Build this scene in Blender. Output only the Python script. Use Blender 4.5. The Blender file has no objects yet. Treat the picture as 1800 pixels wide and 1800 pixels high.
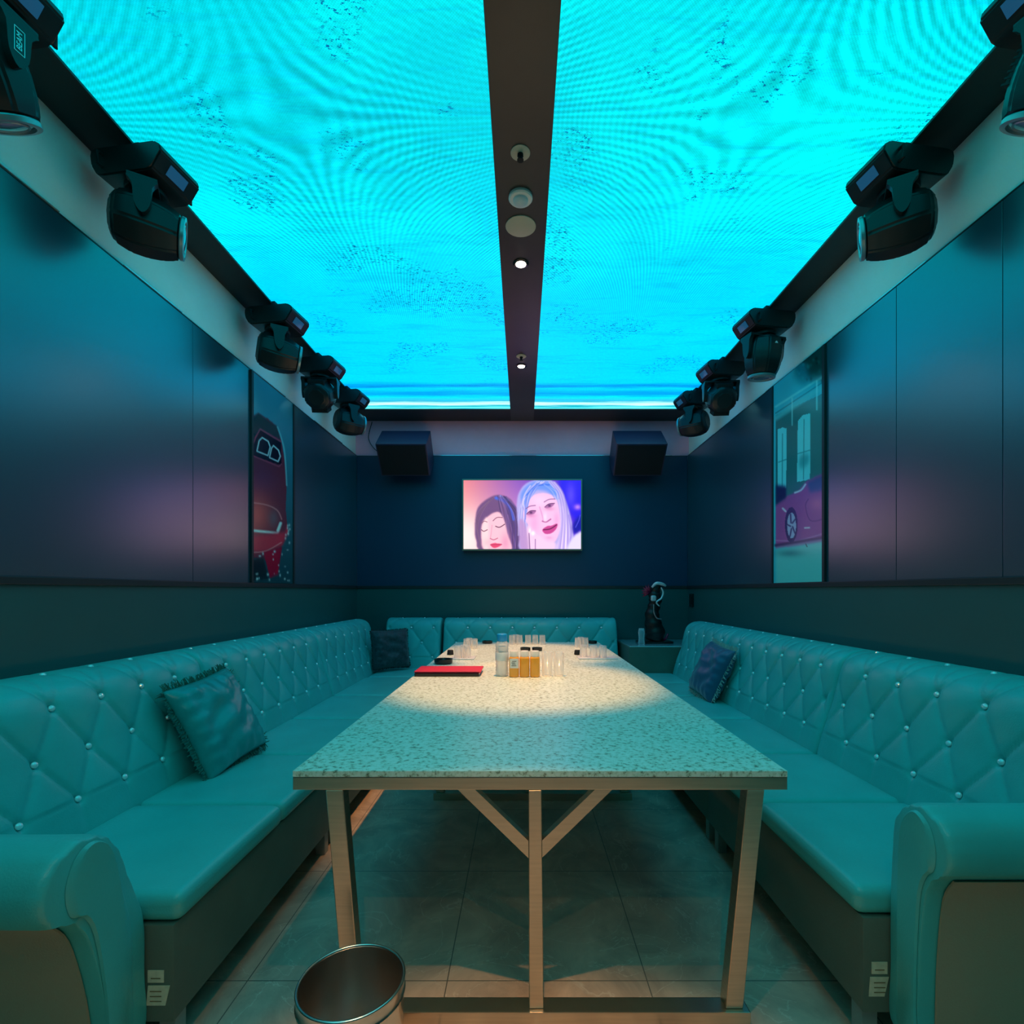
import bpy, bmesh, math, random
import numpy as np
from mathutils import Vector, Matrix, Euler
random.seed(7)
PI = math.pi
SC = bpy.context.scene
COL = SC.collection
# ------------------------------------------------------------ camera
F = 900.0; VX = 918.0; VY = 1038.0; CH = 1.25       # image taken as 1800 x 1800
cd = bpy.data.cameras.new('camera'); cam = bpy.data.objects.new('camera', cd); COL.objects.link(cam)
cam.location = (0, 0, CH); cam.rotation_euler = (PI/2, 0, 0)
cd.sensor_width = 36; cd.lens = 18; cd.shift_x = -(VX-900)/1800; cd.shift_y = (VY-900)/1800
cd.clip_start = 0.02
SC.camera = cam
# ------------------------------------------------------------ world, exposure
w = bpy.data.worlds.new('world'); SC.world = w; w.use_nodes = True
w.node_tree.nodes['Background'].inputs[0].default_value = (0.01, 0.012, 0.015, 1)
w.node_tree.nodes['Background'].inputs[1].default_value = 0.3
SC.view_settings.view_transform = 'Standard'; SC.view_settings.look = 'None'
SC.view_settings.exposure = 0.0; SC.view_settings.gamma = 1; SC.view_settings.use_curve_mapping = False
SCREEN = 1.85        # brightness of the ceiling LED screens
# ceiling downlights: watts in the narrow core, the skirt and the wide spill
LAMP_MID = (265, 12, 0); LAMP_FAR = (245, 25, 4); LAMP_NEAR = (200, 12, 0); LAMP_REAR = (0, 30, 12)
TVB = 1.25
WARM = (1.0, 0.45, 0.15)

# ------------------------------------------------------------ dimensions (metres)
HW = 1.85            # half width of the room
YB = 5.69            # back wall
YF = -2.2            # wall behind the camera
ZC = CH+1.884        # ceiling
ZP = CH+1.486        # top of dark panels
ZR = 1.286           # dado rail
PT = 0.02            # panel thickness

# ------------------------------------------------------------ helpers
def obj(name, data, m=None, parent=None, smooth=False, **kw):
    if isinstance(data, bmesh.types.BMesh):
        me = bpy.data.meshes.new(name); data.normal_update(); data.to_mesh(me); data.free()
    else: me = data
    o = bpy.data.objects.new(name, me); COL.objects.link(o)
    if m is not None:
        me.materials.clear(); me.materials.append(m)
    if smooth:
        for p in me.polygons: p.use_smooth = True
        if smooth is not True:
            try: me.set_sharp_from_angle(angle=math.radians(smooth))
            except Exception: pass
    if parent: o.parent = parent
    for k, v in kw.items(): setattr(o, k, v)
    return o
def tag(o, label, cat, group=None):
    o['label'] = label; o['category'] = cat
    if group: o['group'] = group
    return o
def thing(name, label, cat, loc=(0,0,0), rz=0, group=None):
    o = bpy.data.objects.new(name, None); COL.objects.link(o); o.empty_display_size = .1
    o.location = loc; o.rotation_euler = (0, 0, rz)
    return tag(o, label, cat, group)
def struct(name, bm, m, **k):
    o = obj(name, bm, m, **k); o['kind'] = 'structure'; return o
def dup(root, loc, label, group=None):
    r = root.copy(); COL.objects.link(r); r.location = loc; r['label'] = label
    if group: r['group'] = group
    for ch in list(root.children):
        c = ch.copy(); COL.objects.link(c); c.parent = r
        for g in list(ch.children):
            d = g.copy(); COL.objects.link(d); d.parent = c
    return r
def B(): return bmesh.new()
def box(bm, x0, x1, y0, y1, z0, z1, M=None, bev=0):
    vs = [bm.verts.new(Vector((x, y, z))) for x in (x0, x1) for y in (y0, y1) for z in (z0, z1)]
    fs = []
    for f in ((0,1,3,2),(4,6,7,5),(0,4,5,1),(2,3,7,6),(0,2,6,4),(1,5,7,3)):
        fs.append(bm.faces.new([vs[i] for i in f]))
    if bev:
        es = list({e for f in fs for e in f.edges})
        r = bmesh.ops.bevel(bm, geom=es, offset=bev, segments=2, profile=.7, affect='EDGES')
        if M is not None:
            vv = {v for f in r['faces'] for v in f.verts} | {v for v in vs if v.is_valid}
            for v in vv: v.co = M @ v.co
    elif M is not None:
        for v in vs: v.co = M @ v.co
    return bm
def lathe(bm, prof, n=32, M=None, cap=True, sq=None):
    """prof: list of (r, z)"""
    rings = []
    for r, z in prof:
        ring = []
        for k in range(n):
            a = 2*PI*k/n; cx, cy = math.cos(a), math.sin(a)
            if sq:
                s = (abs(cx)**sq+abs(cy)**sq)**(-1/sq); cx *= s; cy *= s
            p = Vector((r*cx, r*cy, z))
            ring.append(bm.verts.new(M @ p if M is not None else p))
        rings.append(ring)
    for a, b in zip(rings, rings[1:]):
        for k in range(n): bm.faces.new((a[k], a[(k+1)%n], b[(k+1)%n], b[k]))
    if cap:
        bm.faces.new(rings[0][::-1]); bm.faces.new(rings[-1])
    return bm
def tube(bm, pts, r, n=8, closed=False):
    pts = [Vector(p) for p in pts]; rings = []
    N = len(pts); up = Vector((0.13, 0.31, 0.94))
    for i, p in enumerate(pts):
        t = (pts[(i+1) % N]-pts[i-1]) if closed else (pts[min(i+1, N-1)]-pts[max(i-1, 0)])
        t.normalize(); a = t.cross(up)
        if a.length < 1e-3: a = t.cross(Vector((1, 0, 0)))
        a.normalize(); b = t.cross(a)
        rr = r[i] if isinstance(r, (list, tuple)) else r
        rings.append([bm.verts.new(p+a*rr*math.cos(2*PI*k/n)+b*rr*math.sin(2*PI*k/n)) for k in range(n)])
    R = list(zip(rings, rings[1:]))
    if closed: R.append((rings[-1], rings[0]))
    for a, b in R:
        for k in range(n): bm.faces.new((a[k], a[(k+1)%n], b[(k+1)%n], b[k]))
    if not closed:
        bm.faces.new(rings[0][::-1]); bm.faces.new(rings[-1])
    return bm
def prism(bm, outline, a0, a1, axis='x', M=None):
    """outline points (p, q): axis x -> (y, z), axis y -> (x, z), axis z -> (x, y)"""
    def P(p, q, a):
        v = Vector((a, p, q)) if axis == 'x' else Vector((p, a, q)) if axis == 'y' else Vector((p, q, a))
        return M @ v if M is not None else v
    A = [bm.verts.new(P(p, q, a0)) for p, q in outline]; C = [bm.verts.new(P(p, q, a1)) for p, q in outline]
    n = len(A)
    bm.faces.new(A); bm.faces.new(C[::-1])
    for k in range(n): bm.faces.new((A[k], C[k], C[(k+1)%n], A[(k+1)%n]))
    bmesh.ops.recalc_face_normals(bm, faces=bm.faces)
    return bm
def smooth_loop(pts, sub=6, closed=True):
    out = []; n = len(pts)
    rng = range(n) if closed else range(n-1)
    for i in rng:
        if closed: p0, p1, p2, p3 = pts[i-1], pts[i], pts[(i+1)%n], pts[(i+2)%n]
        else: p0, p1, p2, p3 = pts[max(i-1,0)], pts[i], pts[i+1], pts[min(i+2,n-1)]
        for k in range(sub):
            t = k/sub
            out.append(tuple(.5*((2*b)+(-a+c)*t+(2*a-5*b+4*c-d)*t*t+(-a+3*b-3*c+d)*t**3) for a, b, c, d in zip(p0, p1, p2, p3)))
    if not closed: out.append(pts[-1])
    return out
def softbox(bm, x0, x1, y0, y1, z0, z1, r, crown=0, m=10, M=None):
    c = Vector(((x0+x1)/2, (y0+y1)/2, (z0+z1)/2)); h = Vector(((x1-x0)/2, (y1-y0)/2, (z1-z0)/2))
    def ax(hh):
        e = [-hh, -hh+.3*r, -hh+.65*r, -hh+r]
        mid = [(-hh+r)+(2*(hh-r))*k/m for k in range(1, m)]
        return e+mid+[-a for a in e[::-1]]
    def put(p):
        q = Vector([max(-(h[i]-r), min(h[i]-r, p[i])) for i in range(3)])
        d = p-q
        v = q+d.normalized()*r if d.length > 1e-9 else p
        if crown and v.z > 0:
            v.z += crown*max(0, 1-(v.x/h.x)**4)*max(0, 1-(v.y/h.y)**4)
        v = v+c
        return M @ v if M is not None else v
    for a in range(3):
        u, w_ = [(1,2),(0,2),(0,1)][a]
        for s in (-1, 1):
            U, W = ax(h[u]), ax(h[w_]); g = []
            for i in U:
                row = []
                for j in W:
                    p = Vector((0,0,0)); p[a] = s*h[a]; p[u] = i; p[w_] = j
                    row.append(bm.verts.new(put(p)))
                g.append(row)
            for i in range(len(U)-1):
                for j in range(len(W)-1):
                    bm.faces.new((g[i][j], g[i+1][j], g[i+1][j+1], g[i][j+1]))
    bmesh.ops.remove_doubles(bm, verts=bm.verts, dist=1e-5)
    bmesh.ops.recalc_face_normals(bm, faces=bm.faces)
    return bm
def at(px, py, Y):   # pixel of the 1800 frame -> point at depth Y
    return Vector(((px-VX)/F*Y, Y, CH-(py-VY)/F*Y))
def textmesh(s, size, ext=0.0005):
    cu = bpy.data.curves.new('text', 'FONT'); cu.body = s; cu.size = size; cu.extrude = ext
    cu.align_x = 'CENTER'; cu.align_y = 'CENTER'
    o = bpy.data.objects.new('text', cu); COL.objects.link(o)
    dg = bpy.context.evaluated_depsgraph_get(); dg.update()
    me = bpy.data.meshes.new_from_object(o.evaluated_get(dg))
    bpy.data.objects.remove(o); return me

# ------------------------------------------------------------ materials
def mat(name, base=(.5,.5,.5), rough=.5, metal=0, spec=.5, emit=None, es=1, trans=0, ior=1.45, coat=0, alpha=1,
        var=0, vscale=8, bump=0, bscale=60, sheen=0, vstretch=(1,1,1)):
    m = bpy.data.materials.new(name); m.use_nodes = True; nt = m.node_tree; N = nt.nodes; b = N['Principled BSDF']
    I = b.inputs
    I['Base Color'].default_value = (*base, 1); I['Roughness'].default_value = rough; I['Metallic'].default_value = metal
    I['Specular IOR Level'].default_value = spec; I['Transmission Weight'].default_value = trans; I['IOR'].default_value = ior
    I['Coat Weight'].default_value = coat; I['Coat Roughness'].default_value = .27 if name == 'wall_panel' else .05; I['Coat IOR'].default_value = 2.05 if name == 'wall_panel' else 1.5; I['Alpha'].default_value = alpha; I['Sheen Weight'].default_value = sheen
    if emit: I['Emission Color'].default_value = (*emit, 1); I['Emission Strength'].default_value = es
    if var or bump:
        tc = N.new('ShaderNodeTexCoord'); mp = N.new('ShaderNodeMapping'); mp.inputs['Scale'].default_value = vstretch
        nt.links.new(tc.outputs['Object'], mp.inputs['Vector'])
    if var:
        n = N.new('ShaderNodeTexNoise'); n.inputs['Scale'].default_value = vscale; n.inputs['Detail'].default_value = 5
        nt.links.new(mp.outputs[0], n.inputs['Vector'])
        r = N.new('ShaderNodeValToRGB')
        r.color_ramp.elements[0].position = .3; r.color_ramp.elements[1].position = .7
        r.color_ramp.elements[0].color = (*[c*(1-var) for c in base], 1)
        r.color_ramp.elements[1].color = (*[min(1, c*(1+var)) for c in base], 1)
        nt.links.new(n.outputs['Fac'], r.inputs[0]); nt.links.new(r.outputs[0], I['Base Color'])
    if bump:
        n = N.new('ShaderNodeTexNoise'); n.inputs['Scale'].default_value = bscale; n.inputs['Detail'].default_value = 3
        nt.links.new(mp.outputs[0], n.inputs['Vector'])
        bp = N.new('ShaderNodeBump'); bp.inputs['Strength'].default_value = bump; bp.inputs['Distance'].default_value = .01
        nt.links.new(n.outputs['Fac'], bp.inputs['Height']); nt.links.new(bp.outputs[0], I['Normal'])
    return m
M_leather = mat('leather', (.07,.50,.48), .32, spec=.5, var=.06, vscale=5, bump=.10, bscale=220)
M_base = mat('leather_base', (.13,.16,.125), .45, var=.08, bump=.08, bscale=200)
M_side = mat('leather_warm_lit', (.40,.33,.23), .5, bump=.08, bscale=200)  # same leather as the seats, warm lamplight on the arms painted in as brown
M_crease = mat('piping', (.10,.11,.11), .5)
M_button = mat('crystal_button', (.98,1,1), .12, metal=.25, spec=1)
M_black = mat('black_plastic', (.012,.013,.014), .38, var=.2)
M_blackg = mat('black_gloss', (.01,.01,.011), .15)
M_blackm = mat('black_matt', (.008,.009,.01), .7)
M_panel = mat('wall_panel', (.007,.055,.085), .3, spec=1, coat=1, var=.05, vscale=1.5, bump=.02, bscale=14)
M_dado = mat('dado_panel', (.015,.105,.105), .42, var=.05, vscale=2)
M_trim = mat('dark_trim', (.02,.026,.03), .4)
M_white = mat('white_paint', (.84,.92,.88), .6, var=.03, vscale=3, bump=.06, bscale=40)
M_border = mat('ceiling_border', (.022,.022,.024), .5, var=.15, vscale=3)
M_beam = mat('ceiling_beam', (.05,.04,.034), .33, var=.2, vscale=3)
M_steel = mat('brushed_steel', (.64,.53,.42), .3, metal=1, var=.08, vscale=6, vstretch=(1,1,20))
M_bin = mat('polished_steel', (.62,.62,.60), .22, metal=1)
M_silver = mat('silver_strip', (.8,.85,.86), .25, metal=.7)
def thin_glass(nm='clear_glass', lo=.13):
    m = mat(nm, (.9,.93,.95), .08, spec=1); nt = m.node_tree; N = nt.nodes
    tr = N.new('ShaderNodeBsdfTransparent'); mx = N.new('ShaderNodeMixShader'); lw = N.new('ShaderNodeLayerWeight'); lw.inputs[0].default_value = .28
    mr = N.new('ShaderNodeMapRange'); mr.inputs[3].default_value = lo; mr.inputs[4].default_value = .9
    nt.links.new(lw.outputs['Facing'], mr.inputs[0]); nt.links.new(mr.outputs[0], mx.inputs[0])
    nt.links.new(tr.outputs[0], mx.inputs[1]); nt.links.new(N['Principled BSDF'].outputs[0], mx.inputs[2])
    nt.links.new(mx.outputs[0], N['Material Output'].inputs[0]); return m
M_glass = thin_glass(); M_pet = thin_glass('clear_plastic', .22); M_water = thin_glass('water_clear', .30)
M_blue = mat('blue_cap', (.0,.32,.75), .35)
M_orange = mat('orange_juice', (.95,.40,.04), .25, coat=.5)
M_cap = mat('white_cap', (.85,.82,.78), .35)
M_label = mat('paper_label', (.8,.8,.78), .6)
M_ink = mat('ink', (.05,.05,.06), .6)
M_red = mat('red_cover', (.75,.03,.07), .4)
M_paper = mat('paper', (.72,.62,.45), .7, var=.1, vscale=60)
M_tissue = mat('tray_white', (.7,.72,.74), .35)
M_plate = mat('detector_cream', (.62,.55,.42), .5)
M_grey = mat('grey_foot', (.35,.38,.36), .5)
M_bulb = mat('bulb', (1,1,1), .5, emit=(1,.86,.62), es=14)
M_lens = mat('lamp_lens', (.05,.2,.22), .08, spec=1, coat=1)
M_ring = mat('lens_ring', (.35,.4,.42), .3, metal=.6)
M_disp = mat('fixture_display', (.02,.05,.08), .2, emit=(.02,.16,.35), es=.35)
M_brz = mat('bronze_frame', (.35,.26,.2), .35, metal=.8)
M_velvet = mat('pillow_velvet', (.02,.32,.32), .28, bump=.15, bscale=30, var=.15, vscale=8)
M_fringe = mat('pillow_fringe', (.07,.24,.20), .7)
M_velvetd = mat('dark_velvet', (.035,.045,.055), .6, sheen=.3, bump=.3, bscale=60, var=.4, vscale=40)
M_fringel = mat('light_fringe', (.60,.62,.58), .7)
M_spk = mat('speaker_cabinet', (.035,.028,.075), .45)
M_grille = mat('speaker_grille', (.008,.008,.01), .8, bump=.4, bscale=400)
M_crim = mat('crimson', (.35,.01,.05), .3)
M_frost = mat('glass_top', (.55,.75,.8), .12, coat=1)

def granite():
    m = mat('granite', (.6,.5,.38), .32, spec=.35); nt = m.node_tree; N = nt.nodes; b = N['Principled BSDF']
    tc = N.new('ShaderNodeTexCoord')
    n = N.new('ShaderNodeTexNoise'); n.inputs['Scale'].default_value = 62; n.inputs['Detail'].default_value = 6; n.inputs['Roughness'].default_value = .7
    nt.links.new(tc.outputs['Object'], n.inputs['Vector'])
    r = N.new('ShaderNodeValToRGB'); e = r.color_ramp.elements
    e[0].position = .36; e[0].color = (.22,.24,.17,1); e[1].position = .62; e[1].color = (.90,.97,.88,1)
    x = e.new(.43); x.color = (.62,.70,.56,1); x = e.new(.5); x.color = (.80,.90,.78,1)
    nt.links.new(n.outputs['Fac'], r.inputs[0]); nt.links.new(r.outputs[0], b.inputs['Base Color'])
    return m
M_granite = granite()
def floor_mat():
    m = mat('floor_tiles', (.3,.28,.25), .3, spec=.5); nt = m.node_tree; N = nt.nodes; b = N['Principled BSDF']
    tc = N.new('ShaderNodeTexCoord')
    mp = N.new('ShaderNodeMapping'); mp.inputs['Location'].default_value = (.24, .28, 0); nt.links.new(tc.outputs['Object'], mp.inputs['Vector'])
    br = N.new('ShaderNodeTexBrick'); br.offset = 0; br.squash = 1
    br.inputs['Scale'].default_value = 1; br.inputs['Mortar Size'].default_value = .002; br.inputs['Brick Width'].default_value = .64; br.inputs['Row Height'].default_value = .64
    br.inputs['Mortar Smooth'].default_value = .2
    nt.links.new(mp.outputs[0], br.inputs['Vector'])
    n = N.new('ShaderNodeTexNoise'); n.inputs['Scale'].default_value = 3.2; n.inputs['Detail'].default_value = 9; n.inputs['Roughness'].default_value = .65; n.inputs['Distortion'].default_value = 1.3
    nt.links.new(tc.outputs['Object'], n.inputs['Vector'])
    r = N.new('ShaderNodeValToRGB'); e = r.color_ramp.elements
    e[0].position = .35; e[0].color = (.42,.33,.27,1); e[1].position = .68; e[1].color = (.74,.58,.46,1)
    nt.links.new(n.outputs['Fac'], r.inputs[0])
    n2 = N.new('ShaderNodeTexNoise'); n2.inputs['Scale'].default_value = 2.1; n2.inputs['Detail'].default_value = 6; n2.inputs['Distortion'].default_value = 2.5
    nt.links.new(tc.outputs['Object'], n2.inputs['Vector'])
    ma = N.new('ShaderNodeMath'); ma.operation = 'SUBTRACT'; ma.inputs[1].default_value = .5; nt.links.new(n2.outputs['Fac'], ma.inputs[0])
    mb = N.new('ShaderNodeMath'); mb.operation = 'ABSOLUTE'; nt.links.new(ma.outputs[0], mb.inputs[0])
    mr = N.new('ShaderNodeMapRange'); mr.inputs['From Min'].default_value = 0; mr.inputs['From Max'].default_value = .007; mr.inputs['To Min'].default_value = .45; mr.inputs['To Max'].default_value = 0
    nt.links.new(mb.outputs[0], mr.inputs['Value'])
    mx = N.new('ShaderNodeMix'); mx.data_type = 'RGBA'; mx.inputs[7].default_value = (.85,.8,.7,1)
    nt.links.new(mr.outputs[0], mx.inputs[0]); nt.links.new(r.outputs[0], mx.inputs[6])
    my = N.new('ShaderNodeMix'); my.data_type = 'RGBA'; my.inputs[7].default_value = (.16,.15,.13,1)
    nt.links.new(br.outputs['Fac'], my.inputs[0]); nt.links.new(mx.outputs[2], my.inputs[6])
    nt.links.new(my.outputs[2], b.inputs['Base Color'])
    return m
M_floor = floor_mat()
def led_mat():
    m = bpy.data.materials.new('led_screen_picture'); m.use_nodes = True; nt = m.node_tree; N = nt.nodes; L = nt.links
    b = N['Principled BSDF']; b.inputs['Base Color'].default_value = (.01,.01,.01,1); b.inputs['Roughness'].default_value = .6
    b.inputs['Specular IOR Level'].default_value = .1
    tc = N.new('ShaderNodeTexCoord'); sp = N.new('ShaderNodeSeparateXYZ'); L.new(tc.outputs['Object'], sp.inputs[0])
    def math_(op, a, b_=None, c=None):
        n = N.new('ShaderNodeMath'); n.operation = op
        for i, v in enumerate((a, b_, c)):
            if v is None: continue
            if isinstance(v, (int, float)): n.inputs[i].default_value = v
            else: L.new(v, n.inputs[i])
        return n.outputs[0]
    def noise(scale, det, st=(1,1,1), rough=.5, dist=0):
        mp = N.new('ShaderNodeMapping'); mp.inputs['Scale'].default_value = st; L.new(tc.outputs['Object'], mp.inputs[0])
        n = N.new('ShaderNodeTexNoise'); n.inputs['Scale'].default_value = scale; n.inputs['Detail'].default_value = det
        n.inputs['Roughness'].default_value = rough; n.inputs['Distortion'].default_value = dist
        L.new(mp.outputs[0], n.inputs['Vector']); return n.outputs['Fac']
    def mr(v, a, b_, c=0, d=1):
        n = N.new('ShaderNodeMapRange'); L.new(v, n.inputs[0])
        n.inputs[1].default_value = a; n.inputs[2].default_value = b_; n.inputs[3].default_value = c; n.inputs[4].default_value = d
        return n.outputs[0]
    def mix(f, a, b_):
        n = N.new('ShaderNodeMix'); n.data_type = 'RGBA'
        if isinstance(f, float): n.inputs[0].default_value = f
        else: L.new(f, n.inputs[0])
        for i, v in ((6, a), (7, b_)):
            if isinstance(v, tuple): n.inputs[i].default_value = (*v, 1)
            else: L.new(v, n.inputs[i])
        return n.outputs[2]
    X, Y = sp.outputs['X'], sp.outputs['Y']
    col = mix(mr(noise(1.1, 4), .4, .62), (.0,.40,.46), (.0,.56,.55))
    col = mix(mr(math_('ADD', Y, math_('MULTIPLY', noise(2, 3), .8)), 2.6, 4.6), col, (.0,.42,.74))
    col = mix(mr(noise(5, 6, (.35,2.4,1), .7, .6), .50, .66, 0, .5), col, (.0,.28,.42))
    ax = math_('SUBTRACT', math_('ABSOLUTE', X), .95); ay = math_('SUBTRACT', Y, 2.05)
    ph = math_('MULTIPLY', math_('MULTIPLY', ax, ay), 330)
    ph = math_('ADD', ph, math_('MULTIPLY', noise(2.5, 2), 7))
    s = math_('SINE', ph)
    s2 = math_('SINE', math_('MULTIPLY', math_('ADD', math_('MULTIPLY', ax, ax), math_('MULTIPLY', ay, ay)), 210))
    amp = mr(noise(1.6, 2), .35, .6, .25, 1)
    pat = math_('MULTIPLY', math_('ADD', math_('MULTIPLY', s, .20), math_('MULTIPLY', s2, .08)), amp)
    fine = math_('MULTIPLY', math_('MULTIPLY', math_('SINE', math_('MULTIPLY', X, 620)), math_('SINE', math_('MULTIPLY', Y, 620))), .10)
    gr = math_('MULTIPLY', math_('SUBTRACT', noise(45, 4, (1,1.6,1), .8), .5), .45)
    gain = math_('ADD', math_('ADD', math_('ADD', 1.0, pat), fine), gr)
    spk = math_('MULTIPLY', mr(noise(55, 3, (.8,1.6,1), .8), .575, .60), mr(noise(2.3, 3), .56, .62))
    col = mix(spk, col, (.0,.07,.22))
    band = N.new('ShaderNodeValToRGB'); L.new(mr(math_('ADD', Y, math_('MULTIPLY', noise(3, 3, (.6,6,1)), .16)), 4.55, 5.45), band.inputs[0])
    E = band.color_ramp.elements; E[0].position = 0; E[0].color = (0,.5,.75,1); E[1].position = 1; E[1].color = (0,.30,.5,1)
    for p, c in ((.2,(0,.40,.70)), (.30,(0,.16,.45)), (.36,(0,.42,.75)), (.5,(0,.22,.55)), (.6,(0,.5,.85)), (.72,(.02,.30,.42)), (.8,(.45,.95,1)), (.86,(0,.3,.38)), (.93,(.1,.7,.75))):
        x = E.new(p); x.color = (*c, 1)
    col = mix(mr(Y, 4.45, 4.75), col, band.outputs[0])
    L.new(col, b.inputs['Emission Color']); L.new(math_('MULTIPLY', gain, SCREEN), b.inputs['Emission Strength'])
    return m
M_led = led_mat()

# ------------------------------------------------------------ painted pictures (vertex colour grids)
def s2l(c): 
    c = np.array(c, float)/255; return np.where(c <= .04045, c/12.92, ((c+.055)/1.055)**2.4)
class Canvas:
    def __init__(s, W, H, x0, x1, y0, y1):     # canvas coordinates, y down
        s.W, s.H = W, H
        s.X, s.Y = np.meshgrid(np.linspace(x0, x1, W), np.linspace(y0, y1, H)); s.A = np.zeros((H, W, 3))
    def mask(s, poly, soft=0):
        P = np.array(poly, float); m = np.zeros((s.H, s.W), bool)
        for (x1, y1), (x2, y2) in zip(P, np.roll(P, -1, 0)):
            if y1 == y2: continue
            c = ((s.Y >= min(y1, y2)) & (s.Y < max(y1, y2))) & (s.X < x1+(s.Y-y1)*(x2-x1)/(y2-y1)); m ^= c
        m = m.astype(float)
        return s.blur(m, soft) if soft else m
    def blur(s, m, r):
        k = np.exp(-.5*(np.arange(-3*r, 3*r+1)/max(r, .5))**2); k /= k.sum()
        m = np.apply_along_axis(lambda a: np.convolve(np.pad(a, 3*r, 'edge'), k, 'valid'), 0, m)
        return np.apply_along_axis(lambda a: np.convolve(np.pad(a, 3*r, 'edge'), k, 'valid'), 1, m)
    def put(s, m, c, a=1):
        m = (m*a)[..., None]; s.A = s.A*(1-m)+np.array(c, float)*m
    def poly(s, p, c, soft=0, a=1, sm=True):
        if sm: p = smooth_loop(p, 5)
        s.put(s.mask(p, soft), c, a)
    def line(s, pts, c, wd, a=1, sm=True):
        if sm and len(pts) > 2: pts = smooth_loop(pts, 5, False)
        d = np.full((s.H, s.W), 1e9)
        for (x1, y1), (x2, y2) in zip(pts, pts[1:]):
            L2 = (x2-x1)**2+(y2-y1)**2+1e-9; t = np.clip(((s.X-x1)*(x2-x1)+(s.Y-y1)*(y2-y1))/L2, 0, 1)
            d = np.minimum(d, np.hypot(s.X-x1-t*(x2-x1), s.Y-y1-t*(y2-y1)))
        s.put(np.clip(1.3-d/wd, 0, 1), c, a)
    def blob(s, cx, cy, rx, ry, c, a=1):
        s.put(np.exp(-((s.X-cx)/rx)**2-((s.Y-cy)/ry)**2), c, a)
def picture(name, cv, fn, m, parent):
    """fn(u, v) -> position, u right, v up"""
    W, H = cv.W, cv.H; me = bpy.data.meshes.new(name)
    vs = [fn(i/(W-1), 1-j/(H-1)) for j in range(H) for i in range(W)]
    fs = [(j*W+i, (j+1)*W+i, (j+1)*W+i+1, j*W+i+1) for j in range(H-1) for i in range(W-1)]
    me.from_pydata(vs, [], fs); ca = me.color_attributes.new('picture', 'FLOAT_COLOR', 'POINT')
    rgba = np.ones((H*W, 4), np.float32); rgba[:, :3] = s2l(np.clip(cv.A, 0, 255)).reshape(-1, 3)
    ca.data.foreach_set('color', rgba.ravel())
    return obj(name, me, m, parent)
def attr_mat(name, emit=0, rough=.3):
    m = mat(name, (.02,.02,.02), rough); nt = m.node_tree; a = nt.nodes.new('ShaderNodeAttribute'); a.attribute_name = 'picture'
    b = nt.nodes['Principled BSDF']
    if emit:
        nt.links.new(a.outputs['Color'], b.inputs['Emission Color']); b.inputs['Emission Strength'].default_value = emit
    else: nt.links.new(a.outputs['Color'], b.inputs['Base Color'])
    return m

# ============================================================ ROOM
T = .1
struct('floor', box(B(), -HW-T, HW+T, YF-T, YB+T, -T, 0), M_floor)
struct('wall_left', box(B(), -HW-T, -HW, YF-T, YB+T, 0, ZC), M_white)
struct('wall_right', box(B(), HW, HW+T, YF-T, YB+T, 0, ZC), M_white)
struct('wall_back', box(B(), -HW, HW, YB, YB+T, 0, ZC), mat('mauve_light_tint', (.95,.46,.62), .6, var=.05, vscale=3, bump=.06, bscale=40))  # mauve light on the upper band is put into the wall's colour
struct('wall_front', box(B(), -HW, HW, YF-T, YF, 0, ZC), M_panel)
SX0, SX1, SYB, SYF = .124, 1.647, 5.33, -1.9
struct('ceiling', box(B(), -HW-T, HW+T, YF-T, YB+T, ZC+.02, ZC+.12), M_border)
# ceiling borders and centre beam
bm = B(); box(bm, -HW, -SX1, YF, YB, ZC, ZC+.02); struct('trim_1', bm, M_border)
bm = B(); box(bm, SX1, HW, YF, YB, ZC, ZC+.02); struct('trim_2', bm, M_border)
bm = B(); box(bm, -SX1, SX1, SYB, YB, ZC, ZC+.02); struct('trim_3', bm, M_border)
bm = B(); box(bm, -SX1, SX1, YF, SYF, ZC, ZC+.02); struct('trim_4', bm, M_border)
bm = B(); box(bm, -SX0, SX0, YF, SYB+.3, ZC-.012, ZC+.019, bev=.002); struct('trim_5', bm, M_beam)
for sgn, side in ((-1, 'left'), (1, 'right')):
    x0, x1 = sorted((sgn*(SX0+.001), sgn*(SX1-.001)))
    t = thing('led_ceiling_screen', f'bright cyan LED panel screen filling the {side} half of the ceiling', 'screen', ((x0+x1)/2, 1.7, ZC))
    a = obj('screen_panel', box(B(), x0, x1, SYF, SYB, ZC+.006, ZC+.019), M_led, t); a.location = (-(x0+x1)/2, -1.7, -ZC)
    bm = B(); box(bm, x0, x1, SYB-.008, SYB, ZC-.004, ZC+.0055)
    s0, s1 = sorted((sgn*(SX1-.008), sgn*SX1)); box(bm, s0, s1, SYF, SYB-.008, ZC-.004, ZC+.0055)
    a = obj('screen_edge', bm, M_trim, t); a.location = (-(x0+x1)/2, -1.7, -ZC)
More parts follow.
